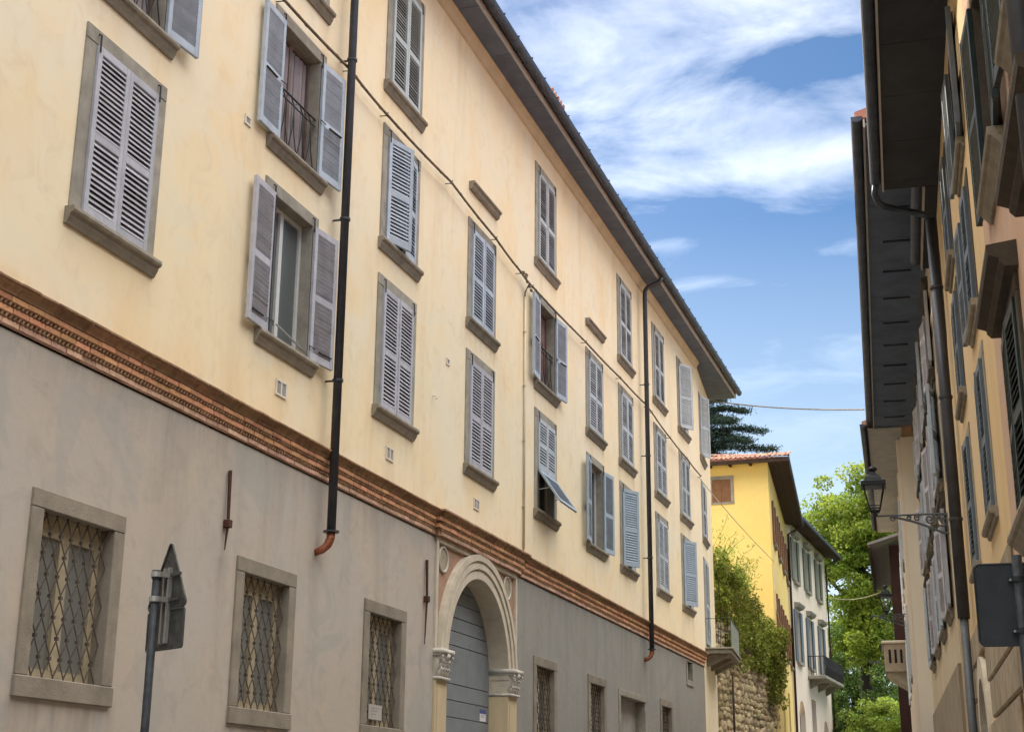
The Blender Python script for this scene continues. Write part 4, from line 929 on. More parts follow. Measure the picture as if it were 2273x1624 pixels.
MB(T3).box(24.61, 37.99, 0, 3.9, 0.001, 0.05).build('plinth', mat('tan_stone_plinth', (0.34, 0.27, 0.19), 0.92, 0.15, 2.0, 0.5, 25), b3)

# sunlit cream house
b4 = r_building('cream_house', 38.0, 52.0, 0.50, 'sunlit cream house front with stucco pilaster strips beyond the shuttered house')
T4 = right_frame(38.0, 0)
W4 = [(u, u+1.0, v0, v1) for u in (40.0, 43.2, 46.4, 49.4) for v0, v1 in ((5.0, 6.8), (8.0, 9.6))]
wall_box(b4, T4, 38.0, 52.0, 10.95, IVORY, [hole(*q) for q in W4] + [(45.0, 46.6, 0.0, 4.3), (48.4, 49.6, 0.0, 4.0)])
for i, q in enumerate(W4): r_window(b4, T4, *q, TRIM, SHUT_W, 172, 172, sill_out=0.12)
for u in (38.05, 42.0, 45.3, 48.4, 51.5): MB(T4).box(u, u+0.4, 0, 10.9, 0.001, 0.10).build('pilaster_strip', PINKW, b4, bevel=0.01)
for a, b, d in ((45.0, 46.6, 4.3), (48.4, 49.6, 4.0)):
    pts = [(a+(b-a)*0.5 - (b-a)*0.5*math.cos(math.pi*k/12), d-(b-a)*0.5+(b-a)*0.5*math.sin(math.pi*k/12)) for k in range(13)]
    q = MB(T4); q.add([(u, v, -0.12) for u, v in pts]+[(b, 0, -0.12), (a, 0, -0.12)], [tuple(range(15))]); q.build('arched_opening', DARK, b4)
    q = MB(T4)
    for i in range(12): q.quad((*pts[i], -0.001), (*pts[i+1], -0.001), (pts[i+1][0], d+0.01, -0.001), (pts[i][0], d+0.01, -0.001))
    q.build('arch_infill', IVORY, b4)
eave(b4, T4, 37.2, 52.0, 11.0, 0.95, FASCIA, fascia=BROWNW, boards=2.0)
bay = empty('bay_balcony', (0, 0, 0), 0, b4)
MB(T4).box(52.02, 54.6, 6.2, 7.15, -1.2, 0.85).build('parapet', mat('grey_beige_parapet', (0.40, 0.33, 0.25), 0.9, 0.12, 4, 0.2, 30), bay, bevel=0.02)
MB(T4).box(51.95, 54.7, 7.152, 7.25, -1.2, 0.92).build('coping', TRIM, bay, bevel=0.02)
for k in range(4): MB(T4).box(52.0, 52.021, 6.5, 6.95, 0.05+k*0.19, 0.13+k*0.19).build('slot', DARK, bay)
MB(T4).prism([(6.197, -0.5), (6.197, 0.8), (6.0, 0.6), (5.7, 0.1), (5.6, -0.5)], 0, 52.3, 54.3).build('bracket', TRIM, bay)

# dark red house with deep roof
b5 = r_building('red_house', 57.0, 68.0, 0.05, 'dark red house under a deep grey roof edge at the far end of the street')
T5 = right_frame(57.0, 0)
wall_box(b5, T5, 57, 68, 11.4, DRED, [])
q = MB(T5); q.quad((57, 0, 0), (57, 0, -6), (57, 11.4, -6), (57, 11.4, 0)); q.build('end_wall', DRED, b5)
MB(T5).prism([(11.3, 0.75), (11.38, 0.78), (13.2, -5), (13.0, -5)], 0, 56.2, 68.5).build('roof', mat('grey_roof_board', (0.20, 0.185, 0.17), 0.9, 0.1, 3), b5)
MB(T5).box(56.2, 68.5, 11.18, 11.29, 0.66, 0.76).build('fascia', BROWNW, b5)

# ------------------------------------------------------------------ lanterns
def lantern(s, p_root, z, length, label, group, scale=1.0, ornate=True):
    e = empty('street_lantern', rpos(s, p_root, z), RRZ); tag(e, label, 'street lamp', group)
    Lb = length
    br = MB(); br.tube([(0.02, 0, 0), (-Lb, 0, 0.0)], 0.017*scale, 8); br.box(-0.0, 0.03, -0.05, 0.05, -0.35, 0.08); bracket = br.build('bracket_arm', LAMPG, e)
    if ornate:
        sc = MB()
        def spiral(cx, cz, r, t0, turns, sgn=1): return [(cx + sgn*r*(1-0.8*k/30)*math.cos(t0+turns*2*math.pi*k/30), 0, cz + r*(1-0.8*k/30)*math.sin(t0+turns*2*math.pi*k/30)) for k in range(31)]
        sc.tube([(0.0, 0, -0.36), (-0.18, 0, -0.31), (-0.42, 0, -0.20), (-0.62, 0, -0.12), (-0.85, 0, -0.05), (-0.98, 0, -0.015)], 0.021, 6)
        for cx, cz, r, t0, tn, sg_ in ((-0.15, -0.13, 0.11, 0.4, 1.6, 1), (-0.36, -0.085, 0.075, 2.0, 1.5, -1), (-0.56, -0.06, 0.05, 0.5, 1.4, 1), (-0.70, -0.045, 0.04, 1.5, 1.3, -1), (-0.05, -0.26, 0.05, 0, 1.2, 1), (-0.95, -0.05, 0.05, 1.0, 1.2, 1)): sc.tube(spiral(cx, cz, r*1.15, t0, tn, sg_), 0.015, 5)
        sc.build('scrollwork', LAMPG, e)
    S = scale; x = -Lb
    MB().lathe([(0.03*S, 0.0), (0.045*S, 0.02*S), (0.03*S, 0.05*S), (0.06*S, 0.08*S), (0.07*S, 0.10*S)], (x, 0, 0), 10).build('cup', LAMPB, e, smooth=True)
    z0, z1, a, b = 0.12*S, 0.50*S, 0.085*S, 0.165*S
    cg = MB()
    for sx in (-1, 1):
        for sy_ in (-1, 1): cg.tube([(x+sx*a*0.6, sy_*a*0.6, 0.06*S), (x+sx*a, sy_*a, z0), (x+sx*b, sy_*b, z1)], 0.011*S, 5)
    for zz, h in ((z0, a), (z0+0.05*S, a+0.011*S)): cg.tube([(x-h, -h, zz), (x+h, -h, zz), (x+h, h, zz), (x-h, h, zz), (x-h, -h, zz)], 0.008*S, 5)
    cg.build('cage', LAMPB, e)
    for k in range(4):
        c, s2 = math.cos(k*math.pi/2), math.sin(k*math.pi/2)
        pts = [(a, -a, z0), (a, a, z0), (b, b, z1), (b, -b, z1)]
        MB().add([(x+c*px-s2*py, s2*px+c*py, pz) for px, py, pz in pts], [(0, 1, 2, 3)]).build('pane', CLEAR, e)
    hd = MB(); hd.box(x-0.205*S, x+0.205*S, -0.205*S, 0.205*S, z1, z1+0.085*S)
    hd.build('head_band', LAMPB, e, bevel=0.006)
    t = MB(); q4 = [(0.15, 0.585), (0.135, 0.64), (0.115, 0.685), (0.06, 0.72), (0.045, 0.76), (0.04, 0.775)]
    for i in range(len(q4)-1):
        (r0, h0), (r1, h1) = q4[i], q4[i+1]
        vs_ = [(x+sx*r*S, sy_*r*S, h*S) for r, h in ((r0, h0), (r1, h1)) for sx, sy_ in ((-1, -1), (1, -1), (1, 1), (-1, 1))]
        t.add(vs_, [(k, (k+1) % 4, (k+1) % 4+4, k+4) for k in range(4)])
    t.build('hood', LAMPB, e)
    f = MB(); f.lathe([(0.04*S, 0.77*S), (0.075*S, 0.79*S), (0.085*S, 0.815*S), (0.06*S, 0.84*S), (0.02*S, 0.86*S), (0.008*S, 0.885*S)], (x, 0, 0), 10); f.build('finial', LAMPB, e, smooth=True)
    return e
LG = 'lanterns on brackets along the right side'
lantern(25.0, 1.08, 6.40, 1.24, 'large black lantern on a scrolled grey bracket, nearest to the camera', LG)
lantern(44.5, 0.40, 7.2, 0.55, 'middle-sized black lantern below the dark red house', LG)
lantern(62.0, -0.05, 7.55, 0.35, 'farthest and smallest pale lantern in front of the tree', LG)

# ------------------------------------------------------------------ road sign (right)
sr = empty('road_sign', rpos(9.0, 0.735, 0), RRZ); tag(sr, 'dark square sign back with rounded corners at the lower right edge', 'road sign')
MB().tube([(0, 0, 0), (0, 0, 3.06)], 0.03, 12).build('post', POST, sr, smooth=True)
rc = rounded([(-0.245, 2.54), (0.17, 2.54), (0.17, 3.02), (-0.245, 3.02)], 0.035)
plate(MB(), rc, 0.045, 0.05).build('sign_plate', SIGNR, sr)
q = MB(); q.tube([(x, 0.044, z) for x, z in rc+[rc[0]]], 0.006, 5, False); q.build('plate_rim', SIGNR, sr)
for z in (2.62, 2.92):
    c_ = MB(); c_.tube([(0, 0, z-0.015), (0, 0, z+0.015)], 0.036, 12); c_.box(-0.06, 0.06, 0.02, 0.044, z-0.012, z+0.012); c_.build('clamp', POST, sr)
    MB().tube([(-0.045, 0.02, z), (-0.045, 0.012, z)], 0.008, 6).build('bolt', GALV, sr)

# ================================================================== FAR LEFT: garden wall, yellow house, white house
rw = empty('rubble_wall', (-9.40, 52.6, 0), -math.atan2(1.0, 7.4)); tag(rw, 'tall rubble stone garden wall under ivy between the palazzo and the yellow house', 'wall')
RWL = 7.6; RWH = 8.1
MB().box(-0.6, -0.03, 0, RWL, 0, RWH).build('core', RUBM, rw)
sm = []
for k in range(7):
    q = MB(); n = 7; pts = []
    for i in range(n):
        a = 2*math.pi*i/n; pts.append((0.5*math.cos(a)*rng.uniform(0.85, 1.1), 0.5*math.sin(a)*rng.uniform(0.85, 1.1)))
    q.add([(-0.05, x, z) for x, z in pts]+[(0.0, x*0.94, z*0.94) for x, z in pts]+[(0.035, x*0.6, z*0.6) for x, z in pts], [(i, (i+1) % n, (i+1) % n+n, i+n) for i in range(n)]+[(n+i, n+(i+1) % n, n+(i+1) % n+n, n+i+n) for i in range(n)]+[tuple(range(2*n, 3*n))])
    sm.append(q.mesh('stone', RUBBLE))
restm = MB(); z = 0.4; cnt = 0; row = 0
while z < RWH:
    h = rng.uniform(0.19, 0.30); y = -0.1 + (0.2 if row % 2 else 0)
    while y < RWL:
        l = rng.uniform(0.28, 0.55); yc, zc_ = y+l/2, z+h/2
        if 3.3 < zc_ < 7.7 and cnt < 298:
            o = link('stone', rng.choice(sm), rw, (rng.uniform(-0.04, 0.03), yc, zc_ + rng.uniform(-0.06, 0.06)), (rng.uniform(-0.4, 0.4), rng.uniform(-0.15, 0.15), 0)); o.scale = (1.2, l*rng.uniform(0.8, 1.15), h*rng.uniform(0.85, 1.4)); cnt += 1
        else:
            n = 7; k0 = rng.random(); rr_ = [rng.uniform(0.42, 0.53) for _ in range(n)]
            restm.add([(-0.05, yc+l*rr_[i]*math.cos(2*math.pi*i/n+k0), zc_+h*rr_[i]*math.sin(2*math.pi*i/n+k0)) for i in range(n)] + [(0.02, yc+l*rr_[i]*0.85*math.cos(2*math.pi*i/n+k0), zc_+h*rr_[i]*0.85*math.sin(2*math.pi*i/n+k0)) for i in range(n)], [(i, (i+1) % n, (i+1) % n+n, i+n) for i in range(n)]+[tuple(range(n, 2*n))])
        y += l
    z += h; row += 1
restm.build('stones', RUBBLE, rw, kind='stuff')
MB().tube([(0.12, 1.3, 3.0), (0.12, 1.3, 6.4)], 0.04, 8).build('downpipe', BROWNW, rw, smooth=True)

yh = empty('yellow_house', (-8.35, 60.0, 0)); tag(yh, 'bright yellow house with brown shutters and deep dark timber eaves', 'building')
FRY = lambda u, v, w_: (u, -w_, v)                      # gable wall looking at the camera
YROT = -R(-4.9)
yc_, ys_ = math.cos(YROT), math.sin(YROT)
SDY = lambda u, v, w_: (-ys_*u + yc_*w_, yc_*u + ys_*w_, v)  # street front
hw_ = (-2.52, -1.45, 13.99, 15.20)
wall_holes(FRY, -9, 0, 0, 15.75, [hw_]).build('gable_wall', YELLOW, yh)
wdn = empty('window', (0, 0, 0), 0, yh)
for a in ((-2.52, -1.45, 15.05, 15.20), (-2.52, -1.45, 13.99, 14.08)): MB(FRY).box(a[0], a[1], a[2], a[3], -0.15, 0.03).build('lintel' if a[2] > 15 else 'sill', STONE, wdn)
for a in (-2.52, -1.59): MB(FRY).box(a, a+0.14, 14.082, 15.048, -0.15, 0.025).build('jamb', STONE, wdn)
for a, b in ((-2.37, -1.99), (-1.98, -1.60)):
    q = MB(FRY); q.box(a, b, 14.09, 15.04, -0.02, 0.02); sh_ = q.build('shutter', BROWNSH, yh)
    for c, d in ((14.18, 14.52), (14.6, 14.95)): MB(FRY).box(a+0.06, b-0.06, c, d, 0.021, 0.03).build('panel', BROWNSH, sh_, bevel=0.006)
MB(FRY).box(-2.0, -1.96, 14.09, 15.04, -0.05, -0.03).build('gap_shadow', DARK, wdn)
YW = [(2.2+k*3.6, 3.2+k*3.6, v0, v1) for k in range(4) for v0, v1 in ((8.4, 10.4), (12.6, 14.4))]
wall_holes(SDY, 0, 14.2, 0, 15.75, [(a, b, c, d) for a, b, c, d in YW] + [(4.0, 5.6, 0, 6.9), (9.0, 10.6, 0, 6.9)]).build('street_wall', YELLOW, yh)
for a, b, c, d in YW:
    MB(SDY).quad((a, c, -0.15), (b, c, -0.15), (b, d, -0.15), (a, d, -0.15)).build('window_pane', GLASS, yh)
    for x in (a-0.5, b): MB(SDY).box(x, x+0.5, c, d, 0.02, 0.09).build('shutter', BROWNSH, yh)
    MB(SDY).box(a-0.1, b+0.1, c-0.12, c, 0.0, 0.14).build('sill', STONE, yh)
for a, b in ((4.0, 5.6), (9.0, 10.6)): MB(SDY).quad((a, 0, -0.2), (b, 0, -0.2), (b, 6.9, -0.2), (a, 6.9, -0.2)).build('doorway', DARK, yh)
# roof: gable-side eave with tiles in view, deep street-side eave of dark boards
ZE = 15.62
def yroof(x, y): return ZE + 0.16 + min(y+0.55, (0.95-x)*0.9+0.0)*math.tan(R(21))
rf = MB(); c0 = (0.95, -0.55); dx = -0.086
P0 = (0.95, -0.55, ZE+0.12); P1 = (0.95+dx*15, 14.4, ZE+0.12); P2 = (-5, 14.4, ZE+1.87); P3 = (-5, 5.4, ZE+1.87); P4 = (-9.5, 5.4, ZE+1.87); P5 = (-9.5, -0.55, ZE+0.12)
rf.add([P0, P1, P2, P3, P4, P5], [(0, 1, 2, 3), (0, 3, 4, 5)]); rf.build('roof', TILE, yh)
nb = 11
for k in range(nb):                              # street-side soffit boards, running along the eave
    w0 = 0.02 + k*0.93/nb
    q = MB(); a0 = (w0, -0.52); a1 = (w0+0.93/nb-0.008, -0.52); b0 = (w0+dx*15, 14.4); b1_ = (w0+0.93/nb-0.008+dx*15, 14.4)
    zz = ZE + 0.10*(1-k/nb)
    q.add([(*a0, zz), (*a1, zz), (*b1_, zz), (*b0, zz), (*a0, zz+0.03), (*a1, zz+0.03), (*b1_, zz+0.03), (*b0, zz+0.03)], [(0, 1, 2, 3), (4, 7, 6, 5), (0, 4, 5, 1), (1, 5, 6, 2), (2, 6, 7, 3), (3, 7, 4, 0)])
    q.build('soffit_board', BROWNW, yh)
MB().add([(0.93, -0.56, ZE-0.02), (1.0, -0.56, ZE-0.02), (1.0+dx*15, 14.4, ZE-0.02), (0.93+dx*15, 14.4, ZE-0.02), (0.93, -0.56, ZE+0.14), (1.0, -0.56, ZE+0.14), (1.0+dx*15, 14.4, ZE+0.14), (0.93+dx*15, 14.4, ZE+0.14)], [(0, 1, 2, 3), (4, 7, 6, 5), (0, 4, 5, 1), (1, 5, 6, 2), (2, 6, 7, 3), (3, 7, 4, 0)]).build('gutter', ZINC, yh)
MB().box(-9.4, 0.93, -0.56, -0.45, ZE-0.05, ZE+0.10).build('fascia', BROWNW, yh)
MB().box(-9.4, 0.9, -0.449, 0.0, ZE+0.06, ZE+0.09).build('soffit_board', BROWNW, yh)
for k in range(9): MB().box(-0.75-k*0.85, -0.65-k*0.85, -0.5, 0.0, ZE-0.06, ZE+0.058).build('rafter', BROWNW, yh)
tm = MB(); n = 6                                 # one barrel tile, shared by every tile in view
ring_ = [(0.085*math.cos(math.pi*k/n), 0.075*math.sin(math.pi*k/n)) for k in range(n+1)]
tm.add([(x, 0, z) for x, z in ring_]+[(x*0.8, 0.46, z*0.8+0.01) for x, z in ring_], [(k, k+1, k+n+2, k+n+1) for k in range(n)]); tmesh = tm.mesh('roof_tile', TILE)
tilt_ = math.atan2(1.75, 5.95)
for rrow in range(6):
    for k in range(18):
        x = 0.84 - k*0.205 - rrow*0.02
        o = link('roof_tile', tmesh, yh, (x+rng.uniform(-0.012, 0.012), -0.62+rrow*0.40*math.cos(tilt_), ZE+0.125+rrow*0.40*math.sin(tilt_)+0.012), (tilt_+rng.uniform(-0.03, 0.03), 0, rng.uniform(-0.03, 0.03)))
for k in range(30):                              # hip ridge tiles
    t = k/30
    link('ridge_tile', tmesh, yh, (0.95-5.95*t, -0.55+5.95*t, ZE+0.16+1.75*t), (tilt_*0.7, 0, R(45)))
dp = MB(SDY); dp.tube([(13.9, ZE-0.1, 0.9), (13.9, ZE-0.5, 0.15), (13.9, 1, 0.12)], 0.06, 8); dp.build('downpipe', BROWNW, yh, smooth=True)

wh = empty('white_house', (-9.5, 74.2, 0), -R(2.6)); tag(wh, 'pinkish white house with grey-green shutters and a dark iron balcony', 'building')
WHY = LEFT
WW = [(1.4, 2.5), (5.0, 6.1), (8.8, 9.9)]
hs_ = [(a, b, 13.0, 15.2) for a, b in WW] + [(a, b, 8.9, 11.5) for a, b in WW]
arches = [(1.2, 2.9, 7.0), (8.6, 10.3, 6.4)]
wall_holes(WHY, 0, 12.0, 0, 16.0, hs_ + [(a, b, 0, c) for a, b, c in arches] + [(5.0, 6.4, 0, 7.3)]).build('street_wall', PINKW, wh)
q = MB(); q.quad((0, 0, 0), (-8, 0, 0), (-8, 0, 16), (0, 0, 16)); q.quad((0, 12, 0), (-8, 12, 0), (-8, 12, 16), (0, 12, 16)); q.build('end_wall', PINKW, wh)
for a, b, c, d in hs_:
    w_e = empty('window', (0, 0, 0), 0, wh)
    MB(WHY).quad((a, c, -0.15), (b, c, -0.15), (b, d, -0.15), (a, d, -0.15)).build('pane', GLASS, w_e)
    MB(WHY).prism([(d+0.1, 0.0), (d+0.16, 0.2), (d+0.3, 0.3), (d+0.36, 0.3), (d+0.40, 0.0)], 0, a-0.25, b+0.25).build('hood', STONE, w_e)
    MB(WHY).box(a-0.12, b+0.12, c-0.14, c, 0.0, 0.16).build('sill', STONE, w_e)
    for x in (a-0.58, b): MB(WHY).box(x, x+0.58, c+0.02, d, 0.02, 0.08).build('shutter', GREYGR if c > 12 else BLUESH, wh)
for a, b, c in arches:
    pts = [((a+b)/2-(b-a)/2*math.cos(math.pi*k/12), c-(b-a)/2+(b-a)/2*math.sin(math.pi*k/12)) for k in range(13)]
    q = MB(WHY); q.add([(u, v, -0.25) for u, v in pts]+[(b, 0, -0.25), (a, 0, -0.25)], [tuple(range(15))]); q.build('arched_doorway', DARK, wh)
    q = MB(WHY)
    for i in range(12): q.quad((*pts[i], -0.002), (*pts[i+1], -0.002), (pts[i+1][0], c+0.01, -0.002), (pts[i][0], c+0.01, -0.002))
    q.build('arch_infill', PINKW, wh)
MB(WHY).quad((5.0, 0, -0.25), (6.4, 0, -0.25), (6.4, 7.3, -0.25), (5.0, 7.3, -0.25)).build('doorway', DARK, wh)
wb = empty('balcony', (0, 0, 0), 0, wh)
MB(WHY).box(4.3, 10.6, 8.28, 8.46, 0.0, 0.95).build('slab', STONE, wb, bevel=0.03)
for u in (4.8, 7.4, 10.0): MB(WHY).prism([(8.277, 0), (8.277, 0.7), (8.0, 0.4), (7.8, 0)], 0, u, u+0.2).build('corbel', STONE_D, wb)
MB(WHY).tube([(4.35, 9.45, 0.02), (4.35, 9.45, 0.9), (10.55, 9.45, 0.9), (10.55, 9.45, 0.02)], 0.025, 6).build('handrail', IRON, wb)
for k in range(44): MB(WHY).tube([(4.35+k*6.2/43, 8.46, 0.9), (4.35+k*6.2/43, 8.9, 0.96), (4.35+k*6.2/43, 9.45, 0.9)], 0.014, 4).build('baluster', IRON, wb)
for k in range(7): MB(WHY).tube([(4.35, 8.46, 0.05+k*0.13), (4.35, 9.45, 0.05+k*0.13)], 0.014, 4).build('baluster', IRON, wb)
MB(WHY).prism([(15.95, 0.0), (15.75, 0.85), (15.95, 0.9), (17.6, -4), (17.4, -4)], 0, -0.4, 12.6).build('roof', BROWNW, wh)
MB(WHY).box(-0.4, 12.6, 15.78, 15.93, 0.9, 1.0).build('gutter', ZINC, wh)
MB(WHY).tube([(12.0, 15.7, 0.8), (11.95, 15.4, 0.1), (11.95, 0, 0.1)], 0.05, 8).build('downpipe', BROWNW, wh, smooth=True)

# wires
F = lambda u, v, w_: Vector((-9, 0, 0)) + Vector(FAC(u, v, w_))
wire('street_wire', sag(F(3.2, 16.05, 0.1), rpos(41.0, -0.38, 12.55), 0.12, 14), 'thin wire crossing the street high under the blue sky', 0.022)
wire('yellow_house_wire', sag((-8.95, 47.5, 12.40), (-8.28, 60.02, 11.5), 0.1, 8) + [(-8.25, 60.0, 9.5), (-8.22, 62.0, 8.6)], 'sagging wire running down across the yellow gable wall', 0.016, CABLE_P)
wire('far_wire', sag((-8.7, 85.5, 13.5), rpos(60, 0.0, 10.2), 0.3, 10), 'short pale wire in front of the tall leafy tree', 0.018, CABLE_P)

# ================================================================== PLANTS
import numpy as np
nrg = np.random.default_rng(11)
def leaf_mesh(name, pts, size, material, droop=0.0, aspect=0.6, flat=0.0):
    """many small leaf quads at pts (n,3); every leaf is its own island"""
    n = len(pts)
    a = nrg.normal(size=(n, 3)); a[:, 2] -= droop
    a /= np.linalg.norm(a, axis=1)[:, None]
    b = nrg.normal(size=(n, 3))
    if flat: b = b*(1-flat) + np.array([0, 0, 1.0])*flat
    c = np.cross(a, b); c /= np.linalg.norm(c, axis=1)[:, None]+1e-9
    sz = size*nrg.uniform(0.6, 1.25, size=(n, 1))
    A = a*sz; Cc = c*sz*aspect
    q = np.stack([pts-A*0.5, pts+Cc*0.5-A*0.05, pts+A*0.5, pts-Cc*0.5-A*0.05], axis=1).reshape(-1, 3)
    me = bpy.data.meshes.new(name); me.vertices.add(4*n); me.vertices.foreach_set('co', q.astype(np.float32).ravel())
    me.loops.add(4*n); me.loops.foreach_set('vertex_index', np.arange(4*n, dtype=np.int32))
    me.polygons.add(n); me.polygons.foreach_set('loop_start', np.arange(0, 4*n, 4, dtype=np.int32)); me.polygons.foreach_set('loop_total', np.full(n, 4, dtype=np.int32))
    me.update(); me.validate(); me.materials.append(material); return me
def clump_points(centres, radii, per, flat=0.75):
    out = []
    for c, r in zip(centres, radii):
        v = nrg.normal(size=(per, 3)); v /= np.linalg.norm(v, axis=1)[:, None]
        rad = r*nrg.uniform(0.35, 1.0, size=(per, 1))**0.6
        out.append(np.array(c) + v*rad*np.array([1, 1, flat]))
    return np.concatenate(out)
def in_ellipsoids(n, ells, shell=0.45):
    out = []
    w_ = np.array([e[3] for e in ells], float); w_ /= w_.sum()
    for k in range(n):
        c, r, s0, _ = ells[nrg.choice(len(ells), p=w_)]
        v = nrg.normal(size=3); v /= np.linalg.norm(v); out.append(np.array(c) + v*np.array(r)*nrg.uniform(s0, 1.0))
    return np.array(out)
def broad_tree(name, base, label, ells, n_clump, per, size, material, clump_r=(0.6, 1.15), trunk_h=7.0, trunk_r=0.32, group=None, limbs=9):
    e = empty(name, base); tag(e, label, 'tree', group)
    cs = in_ellipsoids(n_clump, ells); rs = nrg.uniform(*clump_r, size=n_clump)
    link('crown', leaf_mesh('crown', clump_points(cs, rs, per), size, material), e)
    t = MB(); top = Vector((0.1, 0.1, trunk_h)); t.tube([(0, 0, -0.3), (0.05, 0, trunk_h*0.4), tuple(top)], [trunk_r*1.3, trunk_r, trunk_r*0.7], 10)
    idx = nrg.choice(n_clump, size=min(limbs, n_clump), replace=False)
    for i in idx:
        c = Vector(cs[i]); st0 = Vector((0.05, 0.05, trunk_h*nrg.uniform(0.45, 1.0)))
        if c.z < st0.z: st0.z = max(c.z-0.8, trunk_h*0.35)
        mid = st0.lerp(c, 0.5) + Vector((0, 0, 0.3)); t.tube([st0, mid, c], [trunk_r*0.45, trunk_r*0.28, trunk_r*0.08], 6)
    t.build('trunk', BARK, e, smooth=True)
    return e
broad_tree('broadleaf_tree', (-7.7, 95, 4.9), 'tall sunlit yellow-green leafy tree closing the street', [((-0.5, 0, 13.6), (3.7, 3.2, 4.9), 0.3, 5), ((0.4, -0.6, 8.2), (2.9, 2.6, 4.0), 0.2, 3.2), ((3.4, 0.4, 12.6), (3.0, 2.6, 5.0), 0.3, 3.2), ((1.4, 0, 14.3), (3.4, 2.8, 4.5), 0.3, 4.5)], 360, 215, 0.23, LEAF, trunk_h=12.5, trunk_r=0.36, limbs=16)
broad_tree('broadleaf_tree', (-3.6, 104, 5.5), 'darker leafy tree behind the sunlit tree, by the red house', [((0, 0, 8.5), (4.2, 3, 5.5), 0.3, 1)], 110, 170, 0.26, LEAF_D, trunk_h=7)
broad_tree('broadleaf_tree', (-9.6, 108, 5.6), 'dark leafy tree low behind the white house', [((0, 0, 5.5), (3.4, 3, 4.6), 0.3, 1)], 80, 170, 0.26, LEAF_D, trunk_h=5)
def shrub(base, rx, ry, rz, n_clump, per, size, material, label, group='shrubs at the end of the street'):
    e = empty('shrub', base); tag(e, label, 'shrub', group)
    cs = in_ellipsoids(n_clump, [((0, 0, rz*0.75), (rx, ry, rz), 0.35, 1)]); cs[:, 2] = np.maximum(cs[:, 2], 0.2)
    link('foliage', leaf_mesh('foliage', clump_points(cs, nrg.uniform(0.35, 0.7, size=n_clump), per), size, material), e)
    t = MB()
    for k in range(6):
        c = Vector(cs[k]); t.tube([(0.1*k-0.25, 0, -0.2), tuple(c*0.5), tuple(c)], [0.05, 0.035, 0.015], 5)
    t.build('stems', BARK, e)
shrub((-8.3, 86.5, 4.6), 1.0, 1.0, 2.0, 34, 150, 0.17, LEAF_D, 'dark shrub at the corner of the white house')
shrub((-6.6, 84.5, 4.4), 1.5, 1.2, 2.2, 48, 150, 0.17, LEAF_B, 'pale yellow-green shrub below the tall tree')
shrub((-4.9, 83.0, 4.2), 1.2, 1.0, 1.9, 34, 150, 0.17, LEAF, 'bright shrub beside the cream house')
shrub((-5.8, 90.0, 4.9), 2.6, 1.2, 3.0, 60, 150, 0.19, LEAF_D, 'broad dark shrub behind the pale ones')
shrub((-9.3, 91.0, 4.9), 1.5, 1.2, 4.4, 46, 150, 0.19, LEAF_D, 'tall dark shrub right behind the white house')

# ivy hanging over the rubble wall, and the wispy shrub above it
WR = math.atan2(1.0, 7.4)
def on_wall(y, out, z): return np.array([math.cos(WR)*out + math.sin(WR)*y, -math.sin(WR)*out + math.cos(WR)*y, z])
iv = empty('ivy', (-9.40, 52.6, 8.1)); tag(iv, 'thick green and yellowish ivy hanging over the top of the rubble wall', 'ivy')
pts = []; cs = []
for k in range(150):
    y = nrg.uniform(0.0, 7.6); top = 2.7 - 0.30*y + nrg.normal()*0.2
    low = -0.15 - 0.16*y + 0.25*math.sin(y*2.3)
    z = nrg.uniform(low, top); out = nrg.uniform(-0.5, 0.22) if z > 0 else nrg.uniform(0.03, 0.2)
    cs.append(on_wall(y, out, z))
for k in range(26):
    y = nrg.uniform(0.5, 7.5); cs.append(on_wall(y, 0.1, nrg.uniform(-1.4, -0.3)))
for k in range(30): cs.append(on_wall(nrg.uniform(6.0, 7.9), nrg.uniform(0.02, 0.35), nrg.uniform(-2.6, 0.9)))
cs = np.array(cs)
link('leaves', leaf_mesh('leaves', clump_points(cs, nrg.uniform(0.22, 0.42, size=len(cs)), 130, 1.0), 0.125, LEAF_I, droop=0.5), iv)
vn = MB()
for k in range(26):
    y = 0.2+k*0.29; a = on_wall(y, 0.05, 1.6-0.25*y); b = on_wall(y+nrg.uniform(-0.3, 0.3), 0.08, -0.9); vn.tube([tuple(a), tuple((a+b)/2+np.array([0.05, 0, 0])), tuple(b)], 0.012, 4)
vn.build('vines', BARK, iv)
bs = empty('wispy_shrub', (-9.40, 52.6, 8.1)); tag(bs, 'light green wispy shrub with feathery shoots in front of the yellow gable', 'shrub')
stems = MB(); lp = []
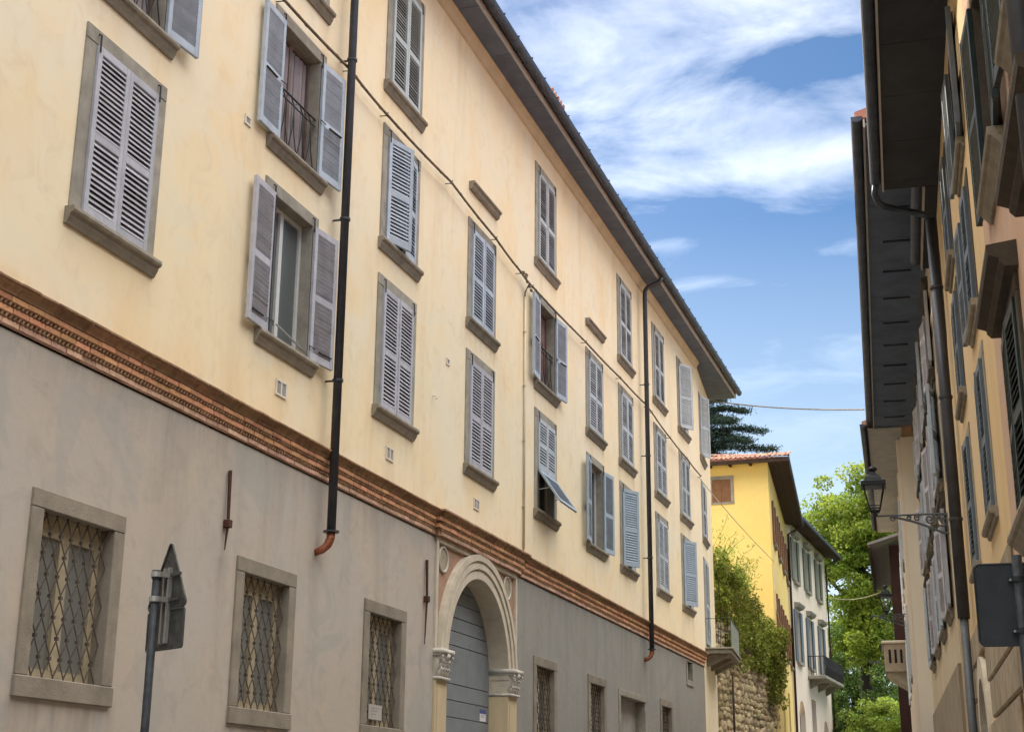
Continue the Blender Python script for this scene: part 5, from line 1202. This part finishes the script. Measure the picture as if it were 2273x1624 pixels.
for k in range(46):
    y = nrg.uniform(0.2, 4.6); p = on_wall(y, nrg.uniform(-0.6, -0.1), 1.6); d_ = np.array([nrg.uniform(-0.10, 0.30), nrg.uniform(-0.3, 0.3), 1.0]); H = nrg.uniform(0.9, 2.9)*(1-0.10*y)
    prev = []
    for j in range(9):
        t = j/8; q = p + d_*H*t + np.array([0.45*t*t*nrg.uniform(0.5, 1.2), 0, -0.35*t*t]); prev.append(tuple(q))
        if j > 1:
            nn = int(13*(1.25-t)); lp.append(q + nrg.normal(size=(nn, 3))*np.array([0.15, 0.15, 0.12])*(1.3-t*0.6))
    stems.tube(prev, [0.012]*4+[0.007]*5, 4)
stems.build('shoots', BARK, bs)
link('leaves', leaf_mesh('leaves', np.concatenate(lp), 0.15, LEAF_B, droop=0.3, aspect=0.32), bs)

# cedar behind the yellow house
cd = empty('cedar_tree', (-15.4, 76, 4.0)); tag(cd, 'dark cedar with flat spreading boughs above the yellow house roof', 'tree')
tk = MB(); tk.tube([(0, 0, 0), (0, 0, 12), (0.1, 0, 21)], [0.5, 0.35, 0.08], 10); tk.build('trunk', BARK, cd, smooth=True)
bg_ = MB(); npnt = []
for zt, ln, nb_ in ((14.6, 5.2, 10), (16.0, 4.9, 10), (17.05, 4.4, 10), (18.2, 3.6, 9), (19.3, 2.6, 8), (20.3, 1.5, 7)):
    for k in range(nb_):
        a = 2*math.pi*k/nb_ + nrg.uniform(-0.2, 0.2); l = ln*nrg.uniform(0.8, 1.05)
        if k == 0: a = 0.02; l = ln*1.03
        dr = np.array([math.cos(a), math.sin(a), 0]); pr = []
        for j in range(11):
            t = j/10; q = dr*l*t + np.array([0, 0, zt + 0.55*math.sin(t*2.2) - 0.25*t*t]); pr.append(tuple(q))
            if t > 0.22:
                sd_ = np.array([-dr[1], dr[0], 0])
                for m in range(3):
                    off = nrg.uniform(-1, 1)*0.75*(1.05-t*0.75); c = q + sd_*off + np.array([0, 0, -abs(off)*0.18+nrg.uniform(-0.05, 0.05)])
                    npnt.append(c + nrg.normal(size=(95, 3))*np.array([0.22, 0.22, 0.075]))
        bg_.tube(pr, [0.07-0.006*j for j in range(11)], 5)
bg_.build('boughs', BARK, cd, smooth=True)
link('needles', leaf_mesh('needles', np.concatenate(npnt), 0.19, NEEDLE, aspect=0.26, droop=0.2), cd)
